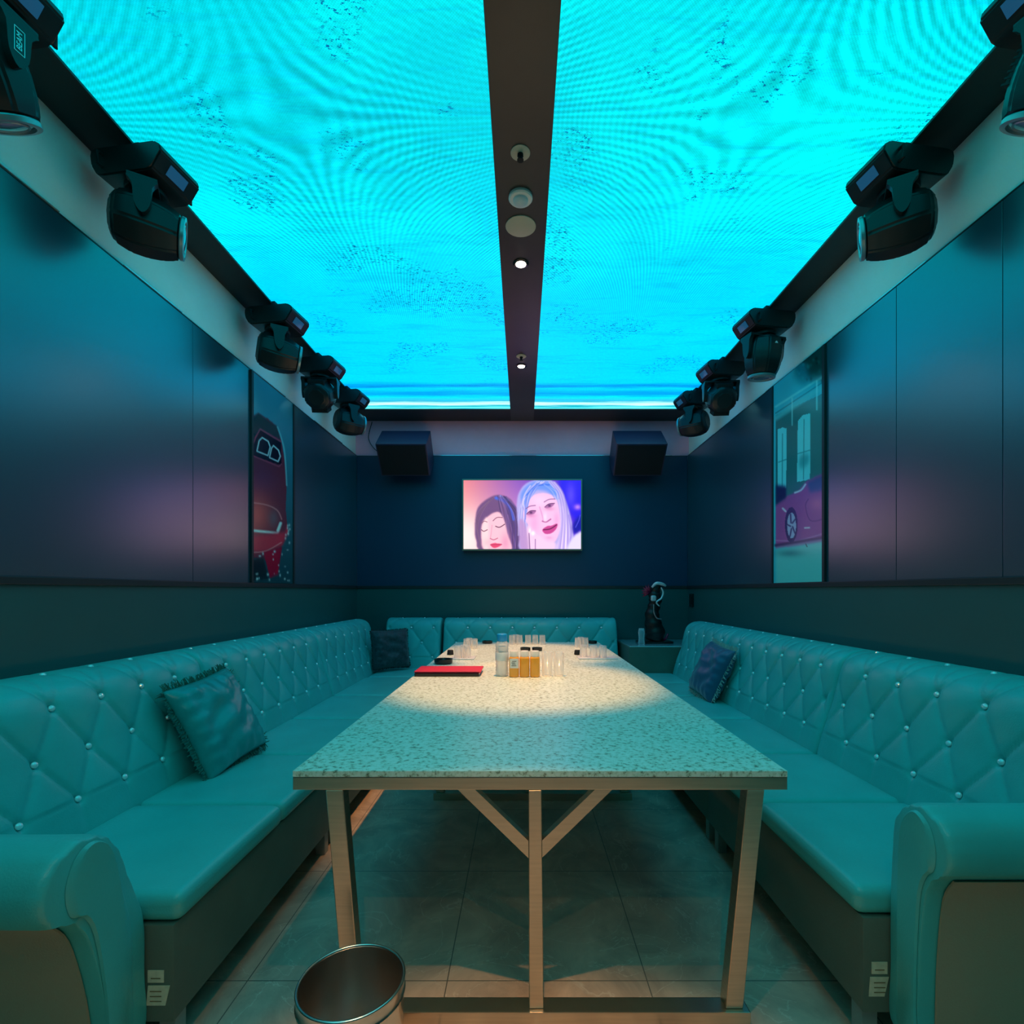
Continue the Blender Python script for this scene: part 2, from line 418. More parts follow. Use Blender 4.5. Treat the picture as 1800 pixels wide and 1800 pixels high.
# dark wall panels with seams
def panels(name, side, cuts):
    for i, (a, b_) in enumerate(zip(cuts, cuts[1:])):
        bm = B(); g = .0015
        if side == 'b': box(bm, a+g, b_-g, YB-PT, YB-.0005, ZR+.016, ZP, bev=.0012)
        else:
            x0, x1 = (-HW+.0005, -HW+PT) if side == 'l' else (HW-PT, HW-.0005)
            box(bm, x0, x1, a+g, b_-g, ZR+.016, ZP, bev=.0012)
        struct(name, bm, M_panel)
panels('wall_left', 'l', [YF, -.35, 1.2, 2.845, 3.44, 4.10, YB-PT])
panels('wall_right', 'r', [YF, -.1, 1.95, 2.505, 3.08, 3.74, YB-PT])
keep = M_panel; M_panel = mat('wall_panel_blue_lit', (.006,.040,.10), .4, spec=.7, var=.05, vscale=1.5)  # back panels: blue light of the far screens put into the colour
panels('wall_back', 'b', [-HW+PT, HW-PT]); M_panel = keep
bm = B(); box(bm, -HW+.0005, -HW+PT, YF, YB-PT, .001, ZR-.015); struct('wall_left', bm, M_dado)
bm = B(); box(bm, HW-PT, HW-.0005, YF, YB-PT, .001, ZR-.015); struct('wall_right', bm, M_dado)
bm = B(); box(bm, -HW+PT, HW-PT, YB-PT, YB-.0005, .001, ZR-.015); struct('wall_back', bm, M_dado)
bm = B(); box(bm, -HW+.001, -HW+PT+.012, YF, YB-PT-.012, ZR-.0145, ZR+.0155, bev=.004); struct('trim_6', bm, M_trim)
bm = B(); box(bm, HW-PT-.012, HW-.001, YF, YB-PT-.012, ZR-.0145, ZR+.0155, bev=.004); struct('trim_7', bm, M_trim)
bm = B(); box(bm, -HW+PT, HW-PT, YB-PT-.010, YB-.001, ZR-.0145, ZR+.0155, bev=.003); struct('trim_8', bm, M_trim)
# dark cap along the panel tops with bare metal lengths
for i, (x0, x1) in enumerate(((-HW+.001, -HW+PT+.002), (HW-PT-.002, HW-.001))):
    bm = B(); box(bm, x0, x1, YF, YB-PT, ZP+.0005, ZP+.006); struct('trim_%d' % (9+i), bm, M_trim)
    bm = B()
    for a, b_ in (((.9,1.25),(1.32,2.02),(2.35,2.75),(3.46,3.95),(4.5,5.2)) if i == 0 else ((1.1,1.86),(2.32,2.75),(2.95,3.02),(3.45,3.85),(4.2,4.5),(4.9,5.3))):
        box(bm, x0+.001, x1+(.003 if i == 0 else -.001), a, b_, ZP+.0065, ZP+.010)
        if i == 1: pass
    struct('trim_%d' % (11+i), bm, M_silver)
bm = B(); box(bm, -HW+PT, HW-PT, YB-PT-.001, YB-.001, ZP+.0005, ZP+.007); struct('trim_13', bm, M_trim)

bm = B()
for a, b_ in ((-.9, -.12), (.16, .9), (-1.6, -1.46), (1.5, 1.66)): box(bm, a, b_, YB-PT-.0005, YB-.002, ZP+.0075, ZP+.0125)
struct('trim_14', bm, M_silver)
# ============================================================ SOFAS
PROF = [(.385,.40),(.388,.45),(.372,.52),(.360,.56),(.336,.63),(.310,.705),(.292,.78),(.272,.86),(.245,.915),(.195,.948),(.13,.958),(.065,.945),(.02,.91),(.008,.86),(.006,.70),(.006,.42)]
PV = [-1,-.72,-.28,0,.5,1,1.5,2,2.4,2.75,3.05,3.4,3.8,4,5,6]
def backrest(L, off=0.0, pitch=.2, flip=False):
    pr = smooth_loop(PROF, 5, False); pv = [p[0] for p in smooth_loop([(v, 0) for v in PV], 5, False)]
    # finer sampling
    P2, V2 = [], []
    for (a, b_), (va, vb) in zip(zip(pr, pr[1:]), zip(pv, pv[1:])):
        d = math.hypot(a[0]-b_[0], a[1]-b_[1]); k = max(1, int(round(d/.008))) if va < 3.6 else 1
        for i in range(k): P2.append((a[0]+(b_[0]-a[0])*i/k, a[1]+(b_[1]-a[1])*i/k)); V2.append(va+(vb-va)*i/k)
    P2.append(pr[-1]); V2.append(pv[-1])
    n = len(P2); nor = []
    for i in range(n):
        a, b_ = P2[max(0, i-1)], P2[min(n-1, i+1)]; t = (b_[0]-a[0], b_[1]-a[1]); l = math.hypot(*t) or 1
        nor.append((t[1]/l, -t[0]/l))
    R = .022
    ss = [0, .002, .006, .012, .02]; k = int((L-.04)/.0085); ss += [.02+(L-.04)*i/k for i in range(1, k)]; ss += [L-a for a in (.02,.012,.006,.002,0)]
    bm = B(); rows = []
    btn = []
    for s in ss:
        e = min(s, L-s); ins = R-math.sqrt(max(0, R*R-(R-e)**2)) if e < R else 0
        row = []
        for (y, z), v, (ny, nz) in zip(P2, V2, nor):
            u = (s-off)/pitch
            a = u+v/2; b2 = u-v/2
            fa = abs(a-round(a)); fb = abs(b2-round(b2))
            if flip: fa, fb = fb, fa
            mk = max(0, min(1, (v+.05)/.1))*max(0, min(1, (3.15-v)/1.1))
            puff = .011*(abs(math.sin(PI*a))*abs(math.sin(PI*b2)))**.5*mk
            cr = (-.006*math.exp(-(fa/.035)**2)-.0015*math.exp(-(fb/.05)**2))*mk
            if v < 0:
                fu = abs(u-round(u)); cr += -.006*math.exp(-(fu/.04)**2)*math.exp(v*2.5); puff += .008*abs(math.sin(PI*u))*math.exp(v*1.5)
            if v > 2 and v < 4:
                uu = u+.5; fu = abs(u-round(u)) if v < 3 else abs(uu-round(uu)); cr += -.004*math.exp(-(fu/.05)**2)*min(1, (v-2)*2)*min(1, 4-v)
            # button dimples
            dm = 0
            vr = round(v)
            if 0 <= vr <= 3:
                uu = u-(.5 if vr % 2 else 0); du = (uu-round(uu))*pitch; dv = (v-vr)*.155
                d2 = du*du+dv*dv; dm = -.014*math.exp(-d2/(.016**2))
            k_ = 0 if e < .004 else min(1, e/.05)
            d = (puff+cr+dm)*k_-ins
            d = d if v < 4 else -ins*.5
            row.append(bm.verts.new((s, y+ny*d, z+nz*d)))
        rows.append(row)
    for r0, r1 in zip(rows, rows[1:]):
        for j in range(n-1): bm.faces.new((r0[j], r0[j+1], r1[j+1], r1[j]))
    bm.faces.new(rows[0]); bm.faces.new(rows[-1][::-1])
    bm.faces.new([r[0] for r in rows][::-1]); bm.faces.new([r[-1] for r in rows])
    bmesh.ops.recalc_face_normals(bm, faces=bm.faces)
    for vr in range(4):
        j = min(range(n), key=lambda i: abs(V2[i]-vr) if V2[i] < 3.6 else 9)
        (y, z), (ny, nz) = P2[j], nor[j]
        u = 0 if vr % 2 == 0 else .5
        s = off+u*pitch
        while s < L-.05:
            if s > .05: btn.append((s, y-ny*.007, z-nz*.007, ny, nz))
            s += pitch
    return bm, btn
bmb = B(); lathe(bmb, [(.006,-.004),(.0105,0),(.0105,.004),(.007,.0085),(.002,.010)], 12)
ME_btn = bpy.data.meshes.new('button'); bmb.to_mesh(ME_btn); bmb.free(); ME_btn.materials.append(M_button)
def sofa(label, loc, rz, L, seat=None, ncush=2, off=0, pitch=.2, flip=False):
    t = thing('sofa_section', label, 'sofa', loc, rz, 'tufted leather sofa sections around the table')
    bm, btn = backrest(L, off, pitch, flip)
    bk = obj('backrest', bm, M_leather, t, smooth=60)
    for s, y, z, ny, nz in btn:
        b_ = bpy.data.objects.new('button', ME_btn); COL.objects.link(b_); b_.parent = bk
        q = Vector((0, ny, nz)).to_track_quat('Z', 'Y'); b_.location = (s, y, z); b_.rotation_mode = 'QUATERNION'; b_.rotation_quaternion = q
    a, c = seat or (0, L)
    for k in range(ncush):
        x0 = a+(c-a)*k/ncush; x1 = a+(c-a)*(k+1)/ncush
        obj('seat_cushion', softbox(B(), x0+.001, x1-.001, .375, .935, .375, .452, .028, .006), M_leather, t, smooth=True)
    bm = B(); box(bm, min(0, a), max(L, c), .012, .375, .12, .41)
    obj('back_box', bm, M_base, t)
    bm = B(); box(bm, a, c, .376, .918, .12, .374, bev=.006); bs = obj('base', bm, M_base, t, smooth=30)
    for x in (a+.06, c-.06):
        for y in (.07, .875):
            bm = B(); box(bm, x-.022, x+.022, y-.022, y+.022, 0, .119, bev=.003); obj('foot', bm, M_grey, t)
    return t
XW = HW-PT
gr = 'sofa'
# left run: local x -> -Y, local y -> +X ; origin at the far end
L1 = sofa('near left tufted leather sofa section with rolled arm beside the steel bin', (-XW, 2.5, 0), -PI/2, 1.34, (0, 1.16), 2, off=.2, flip=True)
L2 = sofa('middle section of the tufted leather sofa along the left wall', (-XW, 3.9, 0), -PI/2, 1.4, flip=True)
L3 = sofa('far left sofa section under the sports car poster, near the dark pillow', (-XW, 5.29, 0), -PI/2, 1.39, (.56, 1.39), 1, flip=True)
# right run: local x -> +Y ; origin at near end
R1 = sofa('near right tufted leather sofa section with rolled arm at the photo edge', (XW, 1.18, 0), PI/2, 1.34, (.19, 1.34), 2, off=.15)
R2 = sofa('middle section of the right-hand tufted sofa holding the blue fringed pillow', (XW, 2.52, 0), PI/2, 1.36, off=.16)
R3 = sofa('far right sofa section ending at the corner cabinet', (XW, 3.88, 0), PI/2, 1.04, (0, 1.08), 2, off=.12)
# back run: local x -> -X
BK = sofa('wide tufted sofa section against the back wall behind the table end', (1.0, YB-PT, 0), PI, 1.83, (.125, 1.83), 3, off=.165, pitch=.235)
BC = sofa('narrow tufted sofa section in the back left corner beside the dark pillow', (-.86, YB-PT, 0), PI, .58, (0, .58), 1, off=.075, pitch=.235)
for k in (BK, BC): k.scale = (1, 1, 1.0)
# arms
def arm(t, outline, mirror_x, y0=.02, y1=.85, side=None, sdir=-1, rake=0):
    o = smooth_loop(outline, 5)
    bm = B(); n = len(o)
    cx = sum(p[0] for p in o)/n; cz = sum(p[1] for p in o)/n
    rings = []
    ys = [y0+(y1-.03-y0)*k/24 for k in range(25)]+[y1-.018, y1-.008, y1-.002, y1]
    for y in ys:
        e = y1-y; ins = .02*(1-math.sqrt(max(0, 1-(1-min(1, e/.03))**2))) if e < .03 else 0
        ring = []
        for i, (p, q) in enumerate(o):
            a, c = o[i-1], o[(i+1) % n]; tx, tz = c[0]-a[0], c[1]-a[1]; l = math.hypot(tx, tz) or 1
            nx, nz = -tz/l, tx/l
            if nx*(p-cx)+nz*(q-cz) < 0 and q > .55: nx, nz = -nx, -nz
            wr = .0035*math.sin(i*1.9+1.0*math.sin(i*.7))*math.exp(-e/.045) if q > .5 else .001*math.sin(i*1.3)
            yy = y-rake*max(0, q-.4)*(y/y1)
            ring.append(bm.verts.new((p-(p-cx)*ins*5, yy, q-(q-cz)*ins*2+wr)))
        rings.append(ring)
    for a, b_ in zip(rings, rings[1:]):
        for k in range(n): bm.faces.new((a[k], b_[k], b_[(k+1)%n], a[(k+1)%n]))
    bm.faces.new(rings[0]); bm.faces.new(rings[-1][::-1])
    bmesh.ops.recalc_face_normals(bm, faces=bm.faces)
    ar = obj('rolled_arm', bm, M_leather, t, smooth=50)
    if side is not None:
        bm = B(); P = [q for q in side]
        sm = smooth_loop([(a_, b_) for a_, b_ in P], 4, False)
        for (p0, q0), (p1, q1) in zip(sm, sm[1:]):
            vs = [bm.verts.new(c) for c in ((p0, .022, q0), (p1, .022, q1), (p1, y1-.04, q1), (p0, y1-.04, q0))]; bm.faces.new(vs)
        bmesh.ops.remove_doubles(bm, verts=bm.verts, dist=1e-5)
        g = bmesh.ops.extrude_face_region(bm, geom=list(bm.faces))
        d = sdir
        for v in [v for v in g['geom'] if isinstance(v, bmesh.types.BMVert)]: v.co.x += d*.006
        bmesh.ops.recalc_face_normals(bm, faces=bm.faces)
        obj('outer_panel', bm, M_side, ar, smooth=40)
    # front facing panel with a padded edge
    bm = B(); inn = [(cx+(p-cx)*.62, cz+(q-cz)*.93) for p, q in o]
    A = [bm.verts.new((p, y1-rake*max(0, q-.4)+.001, q)) for p, q in inn]
    C = [bm.verts.new((cx+(p-cx)*.86, y1-rake*max(0, q-.4)+.008, cz+(q-cz)*.98)) for p, q in inn]
    for k in range(n): bm.faces.new((A[k], A[(k+1)%n], C[(k+1)%n], C[k]))
    bm.faces.new(C); bmesh.ops.recalc_face_normals(bm, faces=bm.faces)
    obj('arm_front', bm, M_leather, ar, smooth=40)
    return ar
# left arm: world Y -> local x = 2.5 - Y
OL = [(1.34,.10),(1.34,.25),(1.335,.40),(1.285,.53),(1.25,.62),(1.205,.675),(1.135,.697),(1.07,.675),(1.036,.615),(1.055,.55),(1.11,.525),(1.155,.46),(1.195,.32),(1.215,.20),(1.22,.10)]
arm(L1, [(2.5-p, q) for p, q in OL], 1, side=[(2.5-p+.002, q) for p, q in ((1.11,.525),(1.155,.46),(1.195,.32),(1.215,.20),(1.22,.11))], sdir=1)
OR_ = [(1.37,.10),(1.37,.25),(1.37,.42),(1.362,.56),(1.352,.65),(1.315,.70),(1.26,.722),(1.20,.70),(1.172,.65),(1.178,.595),(1.215,.562),(1.245,.50),(1.262,.35),(1.268,.20),(1.27,.10)]
arm(R1, [(p-1.18, q) for p, q in OR_], 1, side=[(p-1.18-.002, q) for p, q in ((1.215,.562),(1.245,.50),(1.262,.35),(1.268,.20),(1.27,.11))], sdir=-1)
# paper tags stapled on the sofa ends
def tags(t, x, sx, y):
    for k, (dz, h, wd, sk) in enumerate(((.225,.032,.042,.0),(.165,.052,.05,.012))):
        bm = B(); yy = y
        P = [(yy-wd/2, dz), (yy+wd/2, dz), (yy+wd/2+sk, dz+h), (yy-wd/2+sk*.4, dz+h)]
        if sx < 0: P = [(yy-wd/2+sk, dz), (yy+wd/2+sk*.3, dz), (yy+wd/2, dz+h), (yy-wd/2, dz+h)]
        prism(bm, P, x, x+sx*.0015, 'x'); o = obj('paper_tag', bm, M_paper, t)
        bm = B()
        for r in range(3 if k else 1):
            box(bm, min(x+sx*.0016, x+sx*.0022), max(x+sx*.0016, x+sx*.0022), yy-wd*.3, yy+wd*.3, dz+.010+r*.013, dz+.0125+r*.013)
        obj('print', bm, mat('tag_print', (.25,.15,.07), .7), o)
tags(L1, 1.1605, 1, .872)
tags(R1, .1895, -1, .875)

# ============================================================ PILLOWS
def pillow(label, loc, face, lean, S, mv, mf, seed, roll=0, flen=.03, th=.075):
    """face: yaw of the facing direction; lean: tilt back"""
    rnd = random.Random(seed); n = 40; bm = B()
    ph = [rnd.uniform(0, 6) for _ in range(8)]
    G = {}
    for sd in (1, -1):
        for i in range(n+1):
            for j in range(n+1):
                u = 2*i/n-1; v = 2*j/n-1
                pin = 1-.055*(1-abs(u)**1.5)*(abs(v)**3) ; pin2 = 1-.055*(1-abs(v)**1.5)*(abs(u)**3)
                x = u*S/2*pin2; z = v*S/2*pin
                h = th*(max(0, (1-u**4)*(1-v**4)))**.55
                wr = .012*math.sin(5*u+3*v+ph[0]+1.5*math.sin(3*v+ph[1]))*(1-u*u)*(1-v*v)+.006*math.sin(11*v-6*u+ph[2]+math.sin(5*u))*(1-u*u)*(1-v*v)
                wr += .004*math.sin(20*u+ph[3]+2*v)*(abs(v)**4)*(1-abs(v))*8+.004*math.sin(22*v+ph[4])*(abs(u)**4)*(1-abs(u))*8
                if sd == -1 and (i in (0, n) or j in (0, n)): G[(sd,i,j)] = G[(1,i,j)]; continue
                G[(sd,i,j)] = bm.verts.new((x, sd*(h+wr) if 0 < i < n and 0 < j < n else 0, z))
    for sd in (1, -1):
        for i in range(n):
            for j in range(n):
                f = [G[(sd,i,j)], G[(sd,i+1,j)], G[(sd,i+1,j+1)], G[(sd,i,j+1)]]
                bm.faces.new(f[::-1] if sd == 1 else f)
    bmesh.ops.recalc_face_normals(bm, faces=bm.faces)
    t = thing('throw_pillow', label, 'pillow', loc)
    M = Euler((0, 0, 0)).to_matrix()
    R = Matrix.Rotation(face, 3, 'Z') @ Matrix.Rotation(lean, 3, 'X') @ Matrix.Rotation(roll, 3, 'Y')
    for v in bm.verts: v.co = R @ v.co
    obj('cover', bm, mv, t, smooth=True)
    bm = B()
    for e in range(4):
        for k in range(95):
            u = 2*(k+rnd.random()*.6)/95-1
            if abs(u) > .99: continue
            pin = 1-.055*(1-abs(u)**1.5)
            p = Vector((u*S/2, 0, S/2*pin)); d = Vector((rnd.uniform(-.5,.5), rnd.uniform(-.6,.6), 1)).normalized()
            q = p+d*flen*rnd.uniform(.7,1.2)
            rt = Matrix.Rotation(e*PI/2, 3, 'Y'); p, q = rt @ p, rt @ q
            s = rt @ Vector((.0035, 0, 0)); f = Vector((0, .0035, 0)); p = p*.985
            vs = [bm.verts.new(R @ w_) for w_ in (p-s, p+s, q+s*.5, q-s*.5)]; bm.faces.new(vs)
            vs = [bm.verts.new(R @ w_) for w_ in (p-f, p+f, q+f*.5, q-f*.5)]; bm.faces.new(vs)
    obj('fringe', bm, mf, t)
    return t
# default facing +-Y ; yaw so that the face points towards the aisle
pillow('satin teal fringed pillow leaning on the near left sofa', (-1.395, 2.35, .655), PI/2-.09, math.radians(-25), .43, M_velvet, M_fringe, 3, roll=-.10)
pillow('dark blue pillow with pale fringe leaning on the right-hand sofa', (1.405, 3.80, .655), -PI/2+.08, math.radians(-24), .41, mat('navy_satin', (.03,.10,.19), .35, sheen=.3, bump=.12, bscale=30), M_fringel, 5, roll=.10)
pillow('dark shaggy pillow tucked in the back left sofa corner', (-1.30, 5.05, .675), -PI*.79, math.radians(10), .38, M_velvetd, M_velvetd, 9, flen=.014)

# ============================================================ TABLE
TX0, TX1, TY0, TY1, TZ = -.662, .765, 1.476, 5.15, .73
tb = thing('dining_table', 'long granite-topped table on a brushed steel frame between the sofas', 'table', (.05, 3.3, 0))
def tp(name, bm, m, **k):
    for v in bm.verts: v.co -= Vector((.05, 3.3, 0))
    return obj(name, bm, m, tb, **k)
tp('tabletop', box(B(), TX0, TX1, TY0, TY1, TZ-.018, TZ, bev=.002), M_granite)
bm = B(); az0, az1 = TZ-.055, TZ-.0185
box(bm, TX0, TX1, TY0+.001, TY0+.04, az0, az1, bev=.002); box(bm, TX0, TX1, TY1-.04, TY1-.001, az0, az1, bev=.002)
box(bm, TX0, TX0+.04, TY0+.041, TY1-.041, az0, az1, bev=.002); box(bm, TX1-.04, TX1, TY0+.041, TY1-.041, az0, az1, bev=.002)
tp('apron', bm, M_steel)
def slant(bm, x0t, x1t, x0b, x1b, y0, y1, zt, zb):
    vs = [bm.verts.new(p) for p in ((x0b,y0,zb),(x1b,y0,zb),(x1b,y1,zb),(x0b,y1,zb),(x0t,y0,zt),(x1t,y0,zt),(x1t,y1,zt),(x0t,y1,zt))]
    for f in ((3,2,1,0),(4,5,6,7),(0,1,5,4),(1,2,6,5),(2,3,7,6),(3,0,4,7)): bm.faces.new([vs[i] for i in f])
    bmesh.ops.bevel(bm, geom=list(bm.edges), offset=.002, segments=1, affect='EDGES'); return bm
for ya in (1.478, 3.06, 4.62):
    yb = ya+.045
    tp('leg', slant(B(), -.568, -.518, -.515, -.465, ya, yb, az0-.001, .042), M_steel)
    tp('leg', slant(B(), .650, .700, .588, .638, ya, yb, az0-.001, .042), M_steel)
    tp('leg', slant(B(), .018, .056, .020, .062, ya, yb, az0-.001, .042), M_steel)
    tp('bottom_bar', box(B(), -.53, .655, ya-.012, yb-.0, 0, .041, bev=.003), M_steel)
    for sg in (-1, 1):
        xo = .018 if sg < 0 else .056
        bm = B(); prism(bm, [(xo, .475), (xo, .525), (xo+sg*.155, az0-.001), (xo+sg*.205, az0-.001)], ya+.004, yb-.008, 'y')
        tp('brace', bm, M_steel)

# ============================================================ BIN
bt = thing('waste_bin', 'round open stainless steel waste bin on the floor by the left table leg', 'bin', (-.428, 1.285, 0))
r = .128
obj('bucket', lathe(B(), [(.0,.004),(r-.012,.004),(r-.010,.0),(r-.006,.01),(r,.22),(r+.001,.235),(r+.004,.24),(r+.001,.245),(r+.001,.270),(r-.002,.270),(r-.003,.23),(r-.012,.012),(.0,.012)], 64, cap=False), M_bin, bt, smooth=35)
obj('rim', tube(B(), [(r*math.cos(a), r*math.sin(a), .272) for a in [2*PI*k/64 for k in range(64)]], .0042, 8, True), M_bin, bt, smooth=True)

# ============================================================ TABLETOP THINGS
def tpos(px, py): # base contact pixel on the tabletop
    Y = (CH-TZ)*F/(py-VY); return ((px-VX)/F*Y, Y, TZ)
# menu folder
x, y, _ = tpos(785, 1190)
t = thing('menu_folder', 'red-covered black menu folder lying at the left edge of the table', 'menu', (x, y+.12, TZ+.0005))
obj('black_pages', box(B(), -.195, .195, -.115, .115, 0, .020, bev=.003), M_blackg, t)
obj('red_cover', softbox(B(), -.20, .205, -.10, .12, .0205, .031, .004), M_red, t, smooth=True)
# water bottle
x, y, _ = tpos(882, 1190)
t = thing('water_bottle', 'tall clear ribbed water bottle with a blue cap on the table', 'bottle', (x, y+.04, TZ+.0005))
prof = [(.001,.004),(.030,.0),(.038,.006)]
for k in range(9):
    z = .018+k*.018; prof += [(.040, z), (.0375, z+.009)]
prof += [(.040,.185),(.037,.196),(.032,.206),(.030,.210),(.028,.214),(.001,.214)]
obj('body', lathe(B(), prof, 32, cap=False), M_pet, t, smooth=True)
obj('water', lathe(B(), [(.001,.008),(.034,.008),(.035,.02),(.035,.18),(.001,.18)], 24, cap=False), M_water, t, smooth=True)
obj('cap', lathe(B(), [(.0300,.2125),(.031,.215),(.031,.252),(.028,.256),(.001,.2565)], 24), M_blue, t, smooth=35)
obj('paper_band', lathe(B(), [(.0408,.095),(.0412,.096),(.0412,.145),(.0408,.146)], 32, cap=False), mat('pale_band', (.75,.8,.85), .4), t, smooth=True)
# juice bottles
jl = ['orange juice bottle with a printed white label beside the water bottle', 'plain orange juice bottle between the labelled one and the last one', 'plain orange juice bottle next to the tall empty glasses']
for k, px in enumerate((903.5, 922, 940.5)):
    x, y, _ = tpos(px, 1191)
    t = thing('juice_bottle', jl[k], 'bottle', (x, y+.03, TZ+.0005), group='small orange juice bottles')
    obj('body', lathe(B(), [(.001,.0),(.024,.0),(.029,.004),(.030,.012),(.030,.108),(.029,.116),(.024,.122)], 24, sq=3, cap=False), M_orange, t, smooth=45)
    obj('cap', lathe(B(), [(.0245,.1215),(.0265,.123),(.0265,.152),(.024,.156),(.001,.1565)], 24), M_cap, t, smooth=35)
    if k == 0:
        lb = obj('label', box(B(), -.024, .026, -.0325, -.0312, .055, .112), M_label, t)
        bm = B()
        for q in range(4): box(bm, -.015+.003*(q % 2), .014-.004*(q % 3), -.0334, -.0328, .068+q*.009, .071+q*.009)
        obj('print', bm, M_ink, lb)
# glasses
def glass_mesh(h, r):
    bm = B(); lathe(bm, [(.001, 0.0), (r*.86, 0), (r*.88, .003), (r, h), (r-.0018, h), (r*.86-.002, .010), (.001, .010)], 24, cap=False)
    me = bpy.data.meshes.new('glass'); bm.normal_update(); bm.to_mesh(me); bm.free(); me.materials.append(M_glass)
    for p in me.polygons: p.use_smooth = True
    return me
G_t, G_s = glass_mesh(.145, .033), glass_mesh(.09, .031)
def put_glass(me, x, y, label, group, z=TZ+.0005, flip=False):
    o = bpy.data.objects.new('drinking_glass', me); COL.objects.link(o)
    o.location = (x, y, z+(0 if not flip else .09)); 
    if flip: o.rotation_euler = (PI, 0, 0)
    return tag(o, label, 'glass', group)
x, y, _ = tpos(962, 1190); put_glass(G_t, x, y+.035, 'tall clear glass right beside the orange juice bottles', 'tall empty glasses')
x, y, _ = tpos(983, 1190); put_glass(G_t, x, y+.035, 'tall clear glass furthest right in the row with the juice bottles', 'tall empty glasses')
clusters = [
 ('far end, behind the blue bottle cap', 4.93, -.062, [(-.036,0),(.036,0),(.0,.068)]),
 ('far end, right of the table middle', 4.93, .125, [(-.068,0),(.0,.012),(.068,0)]),
 ('far left table edge', 4.55, -.46, [(-.035,0),(.035,.01),(-.02,.075)]),
 ('left table edge behind the black ashtray', 3.90, -.455, [(-.034,0),(.034,.01),(.0,.075)]),
 ('far right table edge', 4.65, .54, [(-.034,0),(.034,.01),(.0,.075)]),
 ('right table edge on the grey tray', 3.92, .545, [(-.07,.05),(.0,.0),(.07,-.01)]),
]
posn = {0: 'left', 1: 'right', 2: 'rear'}; posn2 = {0: 'left', 1: 'middle', 2: 'right'}
for ci, (nm, yy, xx, offs) in enumerate(clusters):
    zz = TZ+.0005
    if ci in (3, 5):
        wd = (.19, .17) if ci == 3 else (.30, .17)
        t = obj('serving_tray', softbox(B(), -wd[0]/2, wd[0]/2, -wd[1]/2, wd[1]/2, 0, .008, .003), M_tissue, smooth=True, location=(xx+(.0 if ci == 3 else .03), yy+.02, TZ+.0005))
        tag(t, 'small pale tray under the glasses at the left table edge' if ci == 3 else 'long pale grey tray under the glasses at the right table edge', 'tray')
        zz = TZ+.009
    pn = posn2 if ci in (1, 5) else posn
    for k, (dx, dy) in enumerate(offs):
        put_glass(G_s, xx+dx, yy+dy, f'{pn[k]} small clear glass of the cluster at the {nm}', 'small clear tumblers', z=zz, flip=True)
def ashtray(px, py, r, h, label, cat='ashtray'):
    x, y, _ = tpos(px, py)
    return tag(obj('ashtray', lathe(B(), [(.001,0),(r*.85,0),(r*.97,h*.2),(r,h),(r*.86,h),(r*.76,h*.35),(.001,h*.3)], 28, cap=False), M_blackg, smooth=40, location=(x, y+r, TZ+.0005)), label, cat, 'black ashtrays on the table')
ashtray(777, 1169, .066, .034, 'large black ashtray behind the red menu folder')
ashtray(923.5, 1145, .045, .028, 'small black ashtray just left behind the juice bottle caps')
ashtray(944.5, 1145, .045, .028, 'small black ashtray just right behind the juice bottle caps')
ashtray(856, 1132, .052, .026, 'black ashtray at the far left end of the table')
ashtray(1042, 1132, .048, .026, 'black ashtray at the far right end of the table')
for px, lb in ((791, 'small black dice cup beside the left glasses'), (1015.5, 'small black dice cup beside the right glasses')):
    x, y, _ = tpos(px, 1151.5)
    tag(obj('dice_cup', lathe(B(), [(.001,0),(.024,0),(.027,.004),(.024,.034),(.021,.038),(.001,.039)], 24, cap=False), M_blackm, smooth=40, location=(x, y+.02, TZ+.0005)), lb, 'cup', 'small black cups')

# ============================================================ CORNER CABINET + FIGURINE
t = thing('corner_cabinet', 'low leather-clad corner cabinet with a pale glass top in the back right corner', 'cabinet', (1.42, 5.31, 0))
obj('body', box(B(), -.385, .40, -.345, .35, .0, .70, bev=.004), M_base, t)
obj('glass_top', box(B(), -.375, .39, -.338, .34, .7005, .7105, bev=.002), M_frost, t)
fx, fy, fz = 1.36, 5.28, .711
t = thing('ornament', 'dark ornamental figure with pale curls and crimson wing on the corner cabinet', 'figurine', (fx, fy, fz))
obj('stand', box(B(), -.17, .17, -.10, .10, 0, .022, bev=.004), M_blackg, t)
pts = [(0,0,.022,.085),(.01,0,.10,.10),(-.01,0,.20,.085),(-.02,0,.30,.07),(.0,0,.38,.06),(.01,-.01,.45,.065),(.0,-.01,.52,.06),(.02,-.02,.57,.045),(.05,-.03,.60,.02)]
bm = B(); P = smooth_loop(pts, 4, False); tube(bm, [p[:3] for p in P], [p[3]+.006*math.sin(i*1.7) for i, p in enumerate(P)], 18)
obj('body', bm, M_black, t, smooth=True)
def sp(name, pts, r0, m):
    P = smooth_loop([(a, b_, c) for a, b_, c in pts], 6, False); n = len(P)
    obj(name, tube(B(), P, [r0*(.5+.5*math.sin(PI*(i+1)/(n+1))) for i in range(n)], 8), m, t, smooth=True)
M_bone = mat('pale_trim', (.72,.72,.75), .25, metal=.3)
sp('horn', [(-.04,-.07,.57),(.0,-.08,.61),(.06,-.08,.605),(.10,-.07,.585)], .018, M_bone)
sp('curl', [(.05,-.08,.57),(.07,-.085,.52),(.05,-.09,.46),(.0,-.09,.42),(.03,-.09,.38)], .010, M_bone)
sp('curl', [(-.03,-.10,.40),(-.03,-.11,.32),(.0,-.11,.26),(.05,-.105,.25)], .007, mat('rose_trim', (.5,.32,.33), .3, metal=.4))
obj('jewel', softbox(B(), -.055, .0, -.10, -.06, .43, .49, .018), M_bone, t, smooth=True)
bm = B()
